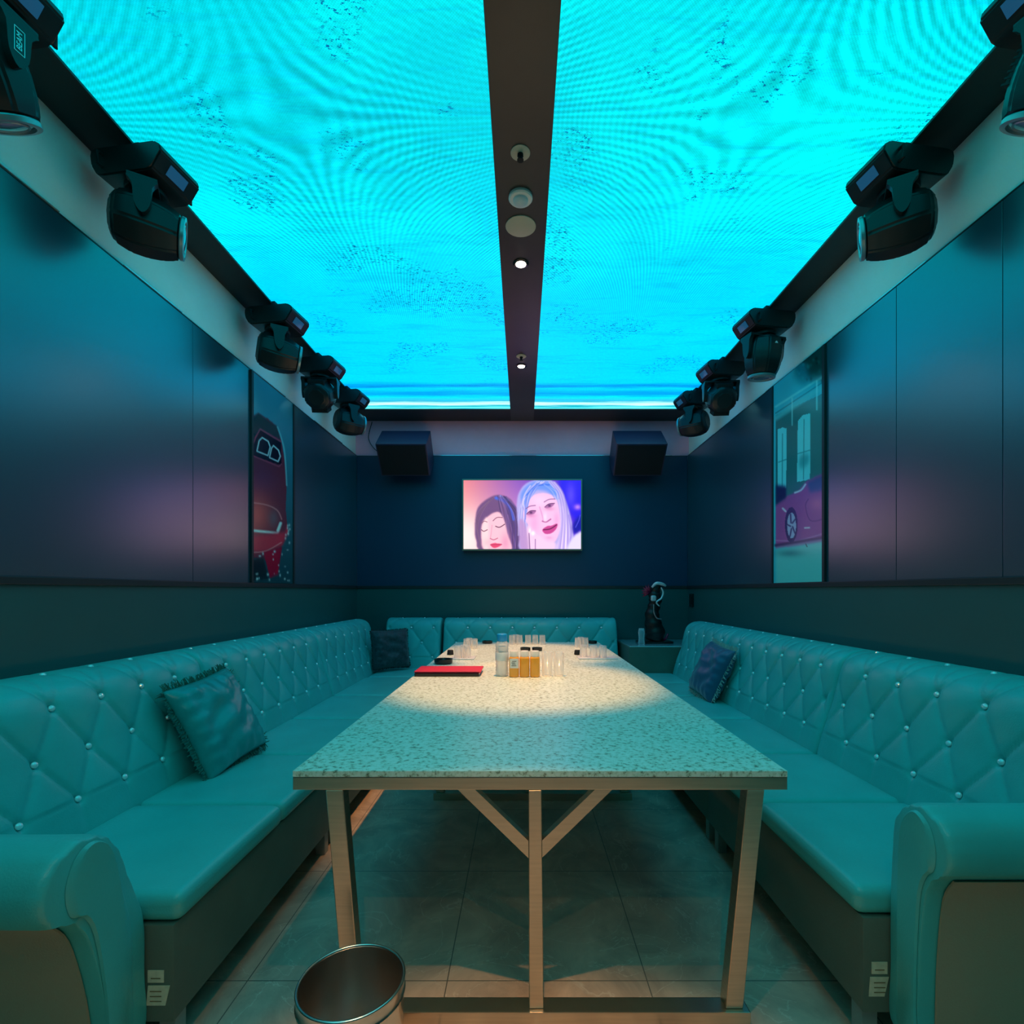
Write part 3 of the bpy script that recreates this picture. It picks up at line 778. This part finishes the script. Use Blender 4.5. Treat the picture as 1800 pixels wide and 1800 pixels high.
for k in range(6):
    a = math.radians(100+k*22); x0, z0 = -.05, .52
    p1 = (x0+.085*math.cos(a), -.03, z0+.085*math.sin(a))
    tube(bm, [(x0, -.03, z0), ((x0+p1[0])/2-.01, -.05, (z0+p1[2])/2), p1], [.012, .014, .003], 8)
obj('wing', bm, M_crim, t, smooth=True)
sp('ribbon', [(.08,-.06,.03),(.10,-.09,.06),(.12,-.08,.10)], .012, M_crim)
x, y = 1.195, 5.13
tag(obj('glass_vase', lathe(B(), [(.001,0),(.03,0),(.034,.01),(.028,.06),(.034,.12),(.026,.16),(.0235,.16),(.031,.12),(.025,.06),(.030,.014),(.001,.012)], 24, cap=False), M_glass, smooth=True, location=(x, y, .711)),
    'small clear glass vase standing left of the dark ornament', 'vase')
# wall socket
t = thing('wall_switch', 'narrow dark switch plate on the right wall behind the far sofa end', 'switch', (HW-PT-.0005, 5.52, 1.145))
obj('plate', box(B(), -.012, 0, -.06, .06, -.07, .07, bev=.003), M_blackg, t)
obj('rocker', box(B(), -.016, -.0125, -.03, .03, -.045, .045, bev=.002), M_blackm, t)

# ============================================================ TV
W2, H2 = 1.313/2, .784/2; zc = CH+(VY-905)/F*5.6
t = thing('television', 'wall television in a thin bronze frame showing two women in a music video', 'television', (0, 5.60, zc))
obj('housing', box(B(), -W2+.004, W2-.004, .012, .06, -H2+.004, H2-.004, bev=.004), M_blackm, t)
obj('wall_mount', box(B(), -.2, .2, .0605, YB-PT-5.60-.0005, -.15, .15), M_blackm, t)
bm = B(); fwd = .014
for a in ((-W2, W2, H2-fwd, H2), (-W2, W2, -H2, -H2+fwd+.004), (-W2, -W2+fwd, -H2+fwd+.004, H2-fwd), (W2-fwd, W2, -H2+fwd+.004, H2-fwd)):
    box(bm, a[0], a[1], -.003, .0115, a[2], a[3], bev=.001)
obj('bezel', bm, M_brz, t)
cv = Canvas(380, 216, 625, 1222, 428, 768)
X, Y = cv.X, cv.Y
g = np.clip((X-625)/600, 0, 1)[..., None]; v = np.clip((Y-428)/340, 0, 1)[..., None]
left = np.array([226,128,134])*(1-v)+np.array([255,205,196])*v
mid = np.array([140,84,178])*(1-v)+np.array([235,165,205])*v
right = np.array([70,40,205])*(1-v)+np.array([60,20,200])*v
cv.A = np.where(g < .45, left*(1-g/.45)+mid*(g/.45), mid*(1-(g-.45)/.55)+right*((g-.45)/.55))
cv.blob(640, 700, 90, 120, (255,232,228), .8)
cv.poly([(1110,430),(1222,430),(1222,640),(1190,620),(1150,560)], (38,12,225), 6, .9)
cv.blob(1170, 500, 25, 60, (110,90,240), .6); cv.blob(1205, 560, 18, 14, (190,130,235), .9)
h1, h2, h3 = (112,74,122), (84,58,112), (74,100,220)
rnd = random.Random(4)
cv.poly([(700,560),(745,520),(800,500),(862,520),(900,580),(925,650),(948,720),(940,775),(720,775),(690,725),(682,680),(686,610)], h1, 2)
cv.poly([(840,560),(880,570),(912,640),(935,720),(930,775),(880,775),(868,700),(850,630)], h2, 4, .8)
cv.line([(790,515),(830,530),(862,565),(880,620)], h3, 9, .9); cv.line([(812,505),(850,528)], (120,150,240), 5, .8)
cv.line([(850,600),(872,680),(890,760)], (130,90,150), 4, .6); cv.line([(895,610),(920,700)], (120,86,150), 3, .6)
for k in range(16):
    x0 = 770+k*8+rnd.uniform(-3,3); cv.line([(800+k*3,505+rnd.uniform(0,8)),(x0+40,560+k*3),(x0+58+rnd.uniform(-8,8),640+k*4),(x0+50,775)], random.Random(k).choice([(70,44,96),(140,104,164),(96,72,150),(60,40,90)]), 3, .55)
for k in range(7): cv.line([(780-k*4,512+k*3),(735-k*5,560+k*3),(700-k*2,640),(705+k*2,760)], (80,50,90) if k % 2 else (150,110,140), 2.5, .5)
cv.poly([(722,640),(760,598),(805,585),(832,625),(848,690),(866,775),(735,775),(716,705)], (243,186,202), 2)
cv.poly([(722,640),(745,612),(752,700),(748,775),(735,775),(716,705)], (255,214,214), 3, .7)
cv.blob(838, 735, 22, 45, (222,140,178), .7); cv.blob(745, 735, 18, 20, (255,176,190), .6)
cv.line([(718,640),(730,630),(745,634)], (120,70,95), 2.2, .8); cv.line([(775,628),(795,612),(822,612)], (110,62,92), 2.4, .85)
cv.line([(716,672),(728,680),(746,672)], (86,44,74), 2.4, .9); cv.line([(788,655),(808,660),(834,645)], (80,40,70), 2.6, .95)
cv.line([(770,650),(764,700),(760,716)], (214,140,170), 3, .6); cv.line([(762,716),(778,722),(798,714)], (180,88,120), 3, .8)
cv.poly([(760,746),(782,738),(796,740),(820,744),(800,758),(778,762)], (222,70,110), 1)
cv.line([(762,747),(820,745)], (150,40,80), 1.6, .8)
cv.poly([(898,520),(925,460),(975,430),(1055,424),(1110,455),(1142,520),(1168,600),(1184,690),(1165,775),(925,775),(912,700),(898,620)], (176,164,224), 2)
cv.poly([(915,500),(950,450),(1010,428),(1075,440),(1110,490),(1085,505),(1040,480),(985,478),(950,510),(930,560)], (104,140,236), 4, .95)
for k in range(15):
    cv.line([(1000+k*3,432+rnd.uniform(0,6)),(955-k*2+rnd.uniform(-4,4),480+k*3),(915+k*2,560+k*3),(905+k*4+rnd.uniform(-5,5),700)], [(214,204,246),(120,130,214),(150,140,210),(230,220,250)][k % 4], 3.2, .55)
cv.line([(945,500),(1000,455),(1060,450)], (60,104,214), 5, .8); cv.line([(975,470),(1000,445)], (30,70,180), 4, .8); cv.line([(920,560),(935,500),(965,455)], (200,190,240), 4, .8)
cv.poly([(930,600),(945,540),(985,500),(1045,492),(1095,520),(1116,600),(1116,672),(1088,733),(1045,728),(1000,690),(955,650)], (240,184,222), 2)
cv.poly([(950,650),(1000,688),(1050,728),(1090,735),(1080,775),(950,775)], (236,196,226), 3)
cv.poly([(1118,540),(1140,560),(1160,640),(1165,720),(1150,775),(1085,775),(1110,720),(1122,640)], (214,186,236), 3, .95)
cv.line([(1128,560),(1146,650),(1140,770)], (246,226,250), 5, .8); cv.line([(1160,600),(1172,690),(1158,770)], (150,120,220), 4, .7)
cv.poly([(905,640),(925,620),(945,670),(955,775),(915,775)], (184,140,196), 3, .9)
cv.line([(958,690),(962,770)], (110,66,130), 3, .8); cv.line([(990,720),(990,770)], (130,84,150), 3, .7)
for k in range(12):
    cv.line([(1060+k*3,436),(1104+k*3,500),(1122+k*3,620),(1104+k*5+rnd.uniform(-5,5),775)], [(236,216,250),(150,126,206),(190,170,236),(120,104,196)][k % 4], 3, .55)
for k in range(7): cv.line([(1010,440),(990-k*7,480+k*2),(962-k*4,520+k*8),(950-k*2,560+k*12)], [(96,134,232),(170,180,244),(70,100,214)][k % 3], 3, .6)
for k in range(5): cv.line([(1035,450),(1065+k*9,480),(1090+k*5,520)], [(96,134,232),(170,180,244)][k % 2], 3, .5)
cv.blob(985, 640, 22, 50, (226,150,206), .5); cv.blob(1010, 530, 40, 26, (250,208,236), .5)
cv.line([(943,568),(962,556),(990,552)], (132,84,140), 3, .8); cv.line([(1035,535),(1060,522),(1090,520)], (136,88,146), 3, .8)
cv.poly([(946,596),(965,578),(992,578),(985,592),(962,600)], (168,104,160), 1); cv.poly([(1038,562),(1058,544),(1086,542),(1078,556),(1055,566)], (168,104,160), 1)
cv.line([(946,594),(965,579),(992,578)], (70,30,84), 2, .9); cv.line([(1038,560),(1058,545),(1088,541)], (70,30,84), 2, .9)
cv.blob(968, 588, 7, 6, (60,24,74), .9); cv.blob(1062, 554, 7, 6, (60,24,74), .9)
cv.blob(966, 602, 24, 10, (206,120,176), .6); cv.blob(1062, 568, 24, 10, (206,120,176), .6)
cv.line([(1012,560),(1026,605),(1030,628)], (210,140,196), 4, .7); cv.line([(1026,630),(1045,634),(1068,620)], (166,76,140), 4, .85)
cv.blob(1040, 610, 9, 22, (255,222,240), .7); cv.blob(1098, 620, 14, 34, (226,150,206), .6)
cv.poly([(1026,672),(1052,654),(1072,652),(1102,642),(1096,668),(1070,690),(1040,692)], (196,66,140), 1)
cv.line([(1032,672),(1066,668),(1098,648)], (96,20,70), 3.4, .9)
cv.blob(1060, 712, 18, 8, (216,150,200), .6)
cv.blob(978, 690, 9, 10, (255,250,255), 1); cv.blob(962, 676, 5, 12, (255,245,255), .8)
cv.poly([(1150,775),(1185,705),(1222,680),(1230,775)], (222,208,246), 3); cv.poly([(1180,650),(1222,600),(1222,670),(1190,690)], (24,10,150), 4, .9)
cv.line([(1195,660),(1212,625),(1218,600)], (90,90,230), 3, .7)
iw, ih = W2-fwd, H2-fwd
picture('screen', cv, lambda u, v: (-iw+2*iw*u, .006, -ih+.004+(2*ih-.004)*v), attr_mat('tv_picture', TVB, .3), t)

# ============================================================ SPEAKERS
for sx, side in ((-1.24, 'left'), (1.225, 'right')):
    t = thing('wall_speaker', f'black box loudspeaker tilted down at the top {side} of the back wall', 'speaker', (sx, 5.22, CH+1.496))
    R = Matrix.Rotation(math.radians(40), 4, 'X')       # tip the front downwards
    bm = B(); box(bm, -.26, .26, 0, .33, -.36, 0, M=R, bev=.008); 
    obj('cabinet', bm, M_spk, t)
    bm = B(); box(bm, -.245, .245, -.006, -.0005, -.345, -.015, M=R, bev=.002); obj('grille', bm, M_grille, t)
    bm = B(); y0 = .42
    box(bm, -.05, .05, YB-5.22-.03, YB-5.22-.0005, -.07, .10); tube(bm, [(0, .30, .03), (0, YB-5.22-.02, .03)], .018, 10)
    obj('bracket', bm, M_blackm, t)

# ============================================================ POSTERS
def art(side, y0, y1, cv, name, label):
    sg = -1 if side == 'l' else 1; xw = sg*(HW-PT); z0, z1 = ZR+.018, ZP-.002
    t = thing('wall_poster', label, 'poster', (xw, (y0+y1)/2, z0))
    ym = (y0+y1)/2
    def fn(u, v):
        y = (y0+(y1-y0)*u) if side == 'l' else (y1-(y1-y0)*u)
        return (-sg*.006, y-ym, v*(z1-z0))
    p = picture('print', cv, fn, attr_mat('poster_print_'+name, 0, .2), t)
    bm = B(); xs = sorted((-sg*.0005, -sg*.0055)); box(bm, xs[0], xs[1], y0-ym, y1-ym, 0, z1-z0); obj('backing', bm, M_black, t)
    for yy in (y0, y1):
        bm = B(); xs = sorted((-sg*.0005, -sg*.014)); a, b_ = (yy-ym-.014, yy-ym+.012)
        if yy == y0: a, b_ = yy-ym-.026, yy-ym-.0005
        else: a, b_ = yy-ym+.0005, yy-ym+.022
        box(bm, xs[0], xs[1], a, b_, 0, z1-z0, bev=.001); obj('frame_bar', bm, M_trim, t)
    return t
def art_canvas(side, y0, y1, W, H, ox, oy, sc):
    cv = Canvas(W, H, 0, 1, 0, 1)
    z0, z1 = ZR+.018, ZP-.002
    u = cv.X; Yw = (y0+(y1-y0)*u) if side == 'l' else (y1-(y1-y0)*u)
    zz = z1-(z1-z0)*cv.Y; sg = -1 if side == 'l' else 1
    px = VX+sg*(HW-PT)*F/Yw; py = VY-(zz-CH)*F/Yw
    cv.X = (px-ox)*sc; cv.Y = (py-oy)*sc
    return cv
y0, y1 = 3.465, 4.07
cv = art_canvas('l', y0, y1, 110, 260, 400, 620, 4.2875); X, Y = cv.X, cv.Y
v = np.clip((Y-200)/1500, 0, 1)[..., None]; cv.A = np.array([60,165,190])*(1-v)+np.array([20,70,80])*v
cv.poly([(165,490),(225,455),(300,500),(370,560),(400,660),(430,850),(440,1000),(432,1180),(448,1330),(400,1450),(378,1680),(310,1700),(280,1560),(150,1540),(150,600)], (120,46,66), 1, sm=False)
cv.poly([(150,520),(225,462),(370,562),(388,650),(240,575),(195,640),(150,700)], (14,60,70), 1, sm=False)
cv.line([(370,560),(398,640),(425,760),(440,1000)], (120,210,215), 7, .8)
cv.poly([(240,585),(398,675),(400,850),(150,765),(200,640)], (6,18,40), 0, sm=False)
cv.line([(180,705),(205,640),(240,575),(395,670)], (190,80,105), 7, .9, False); cv.line([(165,768),(380,858),(400,840)], (190,80,105), 6, .9, False)
for q in ([(255,640),(300,668),(315,710),(298,775),(215,742),(232,662),(255,640)], [(340,700),(378,735),(392,780),(375,820),(310,790),(325,720),(340,700)]):
    cv.line(q, (210,240,240), 6, 1, False)
cv.blob(250, 960, 120, 130, (100,50,90), .7); cv.blob(215, 1220, 110, 150, (245,95,90), .9); cv.blob(340, 1250, 40, 70, (110,110,120), .6)
cv.line([(165,1128),(290,1148),(370,1190),(402,1255)], (240,140,140), 6, .8)
cv.line([(165,1338),(370,1360),(395,1285)], (220,245,235), 12, 1, False); cv.line([(370,1340),(392,1285)], (220,245,235), 9, 1)
cv.poly([(150,1385),(430,1350),(440,1300),(455,1350),(410,1450),(280,1500),(150,1510)], (225,50,75), 2, sm=False)
cv.line([(165,1505),(280,1495),(400,1430)], (250,150,150), 5, .8)
cv.poly([(265,1505),(405,1465),(372,1660),(315,1695)], (190,8,50), 1, sm=False)
cv.poly([(150,1570),(262,1545),(300,1700),(150,1720)], (12,38,46), 2, sm=False)
rnd = random.Random(2)
for k in range(26): cv.blob(rnd.uniform(165,460), rnd.uniform(1480,1730), rnd.uniform(3,10), rnd.uniform(5,12), (225,245,240), rnd.uniform(.5,1))
for k in range(10): cv.blob(rnd.uniform(430,465), rnd.uniform(1270,1500), 6, 10, (225,245,240), .8)
art('l', y0, y1, cv, 'left', 'tall narrow poster of a red sports car seen from above, on the left wall')
y0, y1 = 3.105, 3.715
cv = art_canvas('r', y0, y1, 110, 260, 1330, 590, 4.0); X, Y = cv.X, cv.Y
cv.A[:] = (60,200,215)
cv.poly([(140,560),(640,330),(640,1200),(140,1200)], (42,122,126), 0, sm=False)
cv.blob(420, 600, 70, 300, (60,150,155), .5)
cv.line([(140,500),(500,270)], (120,240,240), 9, .9); cv.line([(140,580),(500,340)], (80,200,205), 22, .9); cv.line([(140,545),(500,310)], (30,110,120), 5, .7)
cv.poly([(270,260),(320,170),(400,90),(500,40),(500,250),(400,300),(330,330)], (18,70,70), 5)
for k in range(40): cv.blob(rnd.uniform(290,480), rnd.uniform(110,320), 9, 12, (30,120,120) if k % 2 else (8,46,46), .6)
cv.line([(256,440),(256,630)], (150,240,240), 5, .8); cv.line([(430,320),(430,520)], (150,240,240), 7, .8); cv.line([(478,480),(474,970)], (110,235,240), 5, .9)
for q in ([(155,660),(185,645),(218,652),(214,1070),(155,1085)], [(296,600),(330,560),(385,545),(382,1010),(290,1030)]):
    cv.poly(q, (110,235,240), 0, sm=False)
for a, b_ in (((188,690),(186,1060)), ((340,590),(336,1010)), ((160,890),(214,870)), ((296,830),(382,805))): cv.line([a, b_], (40,140,150), 4, .8)
cv.poly([(312,850),(370,836),(368,900),(312,930)], (40,150,160), 3, .7)
cv.poly([(140,1190),(215,1130),(300,1090),(360,1020),(500,960),(500,1450),(140,1500)], (188,88,160), 1, sm=False)
cv.poly([(365,1035),(500,965),(500,1080),(380,1100)], (60,90,150), 2, sm=False)
cv.line([(275,1105),(320,1085),(350,1045)], (245,235,250), 7, 1); cv.poly([(140,1050),(215,1060),(215,1140),(140,1190)], (20,40,90), 2, sm=False)
cv.blob(430, 1180, 60, 50, (240,110,170), .8); cv.line([(370,1150),(350,1200),(385,1300),(475,1290)], (120,50,120), 4, .7)
cv.line([(140,1440),(300,1440),(480,1390)], (220,140,200), 5, .8); cv.line([(140,1475),(480,1420)], (70,40,90), 12, .8); cv.line([(345,1352),(378,1350)], (250,240,250), 6, .9)
cv.put(np.clip(1.5-np.hypot((X-250)/45, (Y-1330)/125)*1.0, 0, 1) > .5, (70,50,110), 1)
cv.put(np.clip(1.5-np.hypot((X-252)/31, (Y-1335)/90)*1.0, 0, 1) > .5, (190,190,225), 1)
for k in range(5):
    a = k*2*PI/5+.4; cv.line([(252+8*math.cos(a), 1335+22*math.sin(a)), (252+30*math.cos(a+.3), 1335+82*math.sin(a+.3))], (70,50,110), 6, .9)
cv.line([(190,1215),(210,1235)], (250,240,250), 8, .9)
cv.poly([(140,1500),(500,1440),(500,1760),(140,1760)], (110,220,215), 3, sm=False); cv.blob(240, 1530, 90, 25, (40,120,130), .6); cv.line([(352,1465),(362,1485)], (30,60,70), 4, .8)
art('r', y0, y1, cv, 'right', 'tall narrow poster of a pink sports car before a building, on the right wall')

# ============================================================ MOVING HEAD LIGHTS
def moving_head_meshes():
    m = {}
    bm = B(); box(bm, -.012, .012, -.05, .05, -.030, -.0005, bev=.003); box(bm, -.06, .06, -.035, .035, -.050, -.028, bev=.004)
    tube(bm, [(-.055,-.05,-.03),(-.055,-.05,-.055)], .008, 8); tube(bm, [(.055,.05,-.03),(.055,.05,-.055)], .008, 8); m['clamp'] = bm
    bm = B(); prof = [(-.165,-.085),(-.16,-.12),(-.135,-.16),(-.11,-.170),(.10,-.170),(.125,-.160),(.168,-.098),(.160,-.07),(.13,-.052),(-.13,-.052),(-.16,-.062)]
    prism(bm, prof, -.105, .105, 'y'); bmesh.ops.bevel(bm, geom=[e for e in bm.edges], offset=.006, segments=2, affect='EDGES'); m['base'] = bm
    bm = B(); tube(bm, [(-.10,-.108,-.09),(-.10,-.128,-.09),(-.10,-.128,-.14),(-.10,-.108,-.14)], .007, 8); tube(bm, [(.10,.108,-.09),(.10,.128,-.09),(.10,.128,-.14),(.10,.108,-.14)], .007, 8); m['handle'] = bm
    bm = B(); Rm = Matrix.Translation((.172,0,-.140)) @ Matrix.Rotation(math.radians(-50), 4, 'Y')
    box(bm, -.022, .022, -.045, .045, -.003, .003, M=Matrix.Translation((.1475,0,-.130)) @ Matrix.Rotation(math.radians(124.7), 4, 'Y'), bev=.001); m['display'] = bm
    bm = B(); lathe(bm, [(.075,-.192),(.078,-.190),(.078,-.1712)], 28)
    for s in (-1, 1):
        prism(bm, smooth_loop([(-.05,-.205),(.05,-.205),(.034,-.235),(.026,-.31),(.0,-.345),(-.026,-.31),(-.034,-.235)], 3), s*.112, s*.138, 'x')
    box(bm, -.138, .138, -.052, .052, -.206, -.1925, bev=.004); m['yoke'] = bm
    bm = B(); lathe(bm, [(.070,-.125),(.104,-.104),(.122,-.050),(.123,.01),(.114,.065),(.098,.110),(.090,.124),(.080,.128)], 8, M=Matrix.Rotation(PI/8, 4, 'Z')); bmesh.ops.bevel(bm, geom=[e for e in bm.edges], offset=.009, segments=2, affect='EDGES')
    m['head'] = bm
    bm = B()
    lathe(bm, [(.086,.124),(.088,.128),(.086,.140),(.070,.141),(.068,.134)], 40, cap=False)
    lathe(bm, [(.048,.138),(.052,.141),(.056,.138)], 40, cap=False); m['lens_ring'] = bm
    bm = B(); lathe(bm, [(.069,.1285),(.068,.134),(.045,.139),(.02,.142),(.001,.143)], 40); m['lens'] = bm
    bm = B()
    for k in range(8):
        z = -.085+k*.016
        box(bm, -.062, .062, .085, .121, z, z+.006, bev=.001)
    box(bm, -.06, .06, .10, .112, -.088, .034)
    m['cooling_fins'] = bm
    return m
MH = {k: None for k in ()}
mm = {'clamp': M_blackm, 'base': M_black, 'handle': M_blackm, 'display': M_disp, 'yoke': M_black, 'head': M_black, 'lens_ring': M_ring, 'lens': M_lens, 'cooling_fins': M_blackm}
MMESH = {}
for k, bm in moving_head_meshes().items():
    bmesh.ops.recalc_face_normals(bm, faces=bm.faces)
    me = bpy.data.meshes.new(k); bm.to_mesh(me); bm.free(); me.materials.append(mm[k])
    for p in me.polygons: p.use_smooth = True
    me.set_sharp_from_angle(angle=math.radians(32)); MMESH[k] = me
def mpart(k, parent, **kw): return obj(k, MMESH[k], None, parent, **kw)
def moving_head(x, y, brz, pan, tilt, label, fins=False):
    t = thing('moving_head_light', label, 'stage light', (x, y, ZC-.0005), 0, 'moving head lights along the ceiling edges')
    for k in ('clamp', 'handle'): mpart(k, t, rotation_euler=(0, 0, brz))
    b_ = mpart('base', t, rotation_euler=(0, 0, brz)); mpart('display', b_)
    yk = mpart('yoke', t, rotation_euler=(0, 0, pan))
    h = mpart('head', t, location=(0, 0, -.318)); h.rotation_euler = (Matrix.Rotation(pan, 3, 'Z') @ Matrix.Rotation(tilt, 3, 'X')).to_euler()
    for k in ('lens', 'lens_ring'): mpart(k, h)
    if fins:
        mpart('cooling_fins', h); mpart('cooling_fins', h, rotation_euler=(0, 0, PI))
    return t, yk, h, b_
FX = 1.615
# head axis +Z rotated by tilt about the yoke's X axis, then pan
D = math.radians
names = ['nearest', 'second', 'third', 'fourth', 'farthest']
H = {}
for i, (y, pan, tilt) in enumerate(((1.53, -10, 150), (2.2, -60, 95), (3.38, -60, 97), (4.1, 5, 60), (4.76, -50, 92))):
    H['l', i] = moving_head(-FX, y, D(-8), D(pan), D(-tilt) if False else D(tilt)*-1, f'{names[i]} black moving head light from the camera along the left ceiling edge', i == 3)
for i, (y, pan, tilt) in enumerate(((1.53, 20, 150), (2.2, 60, 95), (3.43, 15, 172), (4.17, -5, 60), (4.80, 50, 92))):
    H['r', i] = moving_head(FX, y, PI+D(8), D(pan), D(tilt)*-1, f'{names[i]} black moving head light from the camera along the right ceiling edge', i in (0, 3))
# lettering on the nearest left lamp, badge on the third right lamp
t, yk, h, b_ = H['l', 0]
me = textmesh('BEAM', .021); o = obj('lettering', me, M_silver, yk)
bm = B()
for a in ((-.036,.036,.0125,.014),(-.036,.036,-.014,-.0125),(-.036,-.0345,-.0125,.0125),(.0345,.036,-.0125,.0125)): box(bm, a[0], a[1], a[2], a[3], -.0005, .0005)
o2 = obj('lettering_frame', bm, M_silver, yk)
NEARTXT = (o, o2)
Tm = Matrix(((0,0,1,.1387),(0,-1,0,0),(1,0,0,-.268),(0,0,0,1)))
for q in (o, o2): q.matrix_local = Tm
t, yk, h, b_ = H['r', 2]
bm = B(); prism(bm, [(-.012,.006),(.012,.006),(.006,-.004),(0,-.008),(-.006,-.004)], -.0006, .0006, 'z'); o = obj('badge', bm, M_silver, h)
o.matrix_local = Matrix.Translation((0, .113, -.06)) @ Matrix.Rotation(PI/2, 4, 'X')
# hanging cables
for i, pts in enumerate(([(-1.78,3.60,ZC-.004),(-1.80,3.66,ZC-.13),(-1.80,3.78,ZC-.19),(-1.79,3.84,ZC-.10),(-1.78,3.86,ZC-.004)], [(1.78,3.66,ZC-.004),(1.80,3.72,ZC-.12),(1.80,3.82,ZC-.17),(1.79,3.90,ZC-.10),(1.78,3.92,ZC-.004)])):
    tag(obj('cable', tube(B(), smooth_loop(pts, 8, False), .006, 8), M_blackm, smooth=True), f'black power cable looping between the third and fourth {("left","right")[i]} stage lights', 'cable')
tag(obj('cable', tube(B(), smooth_loop([(-1.66,5.66,ZC-.02),(-1.70,5.665,ZC-.2),(-1.62,5.665,ZC-.33),(-1.5,5.66,ZC-.37)], 8, False), .004, 8), M_blackm, smooth=True), 'thin cable hanging down the wall left of the left loudspeaker', 'cable')

# ============================================================ CEILING FITTINGS ON THE BEAM
ZB = ZC-.0125
def yc(py): return 1.872*F/(VY-py)
def fit(name, label, cat, y, parts, group=None):
    t = thing(name, label, cat, (-.008, y, ZB), group=group)
    for nm, pr, m in parts: obj(nm, lathe(B(), [(r, -z) for r, z in pr], 32), m, t, smooth=35)
    return t
for py, lb, s in ((268, 'cream ceiling sprinkler nearest the camera on the dark beam', 1), (626, 'cream ceiling sprinkler just before the far downlight', .95)):
    fit('ceiling_sprinkler', lb, 'sprinkler', yc(py), [('plate', [(.042*s,0),(.042*s,.003),(.036*s,.006),(.016,.007)], M_plate), ('nozzle', [(.012,.006),(.013,.016),(.007,.018),(.006,.03),(.014,.031),(.014,.034)], M_blackm)])
fit('motion_sensor', 'white domed motion sensor on the ceiling beam', 'sensor', yc(345), [('ring', [(.056,0),(.057,.012),(.052,.018),(.03,.019)], M_cap), ('dome', [(.036,.019),(.034,.028),(.024,.037),(.01,.041),(.001,.042)], M_tissue)])
fit('ceiling_disc', 'flat cream round cover plate between the sensor and the downlight', 'cover plate', yc(397), [('disc', [(.078,0),(.078,.004),(.074,.006),(.001,.007)], M_plate)])
def downlight(y, label, core, skirt, spill):
    t = fit('downlight', label, 'downlight', y, [('trim_ring', [(.045,0),(.045,.003),(.040,.005),(.030,.005)], M_blackg), ('bulb', [(.030,.0055),(.029,.007),(.02,.010),(.001,.011)], M_bulb)], 'warm downlights in the ceiling beam')
    for ang, e, bl in ((42, core, .55), (64, skirt, .6), (150, spill, .5)):
        if not e: continue
        ld = bpy.data.lights.new('lamp_light', 'SPOT'); ld.energy = e; ld.color = WARM; ld.spot_size = D(ang); ld.spot_blend = bl; ld.shadow_soft_size = .02
        lo = bpy.data.objects.new('lamp_light', ld); COL.objects.link(lo); lo.parent = t; lo.location = (0, 0, -.045)
    return t
downlight(yc(463), 'glowing warm downlight in the middle of the ceiling beam', *LAMP_MID)
downlight(yc(643), 'glowing warm downlight at the far end of the ceiling beam', *LAMP_FAR)
downlight(.66, 'warm downlight in the beam just above the camera, out of the frame', *LAMP_NEAR)
downlight(-.69, 'warm downlight in the beam behind the camera, out of the frame', *LAMP_REAR)
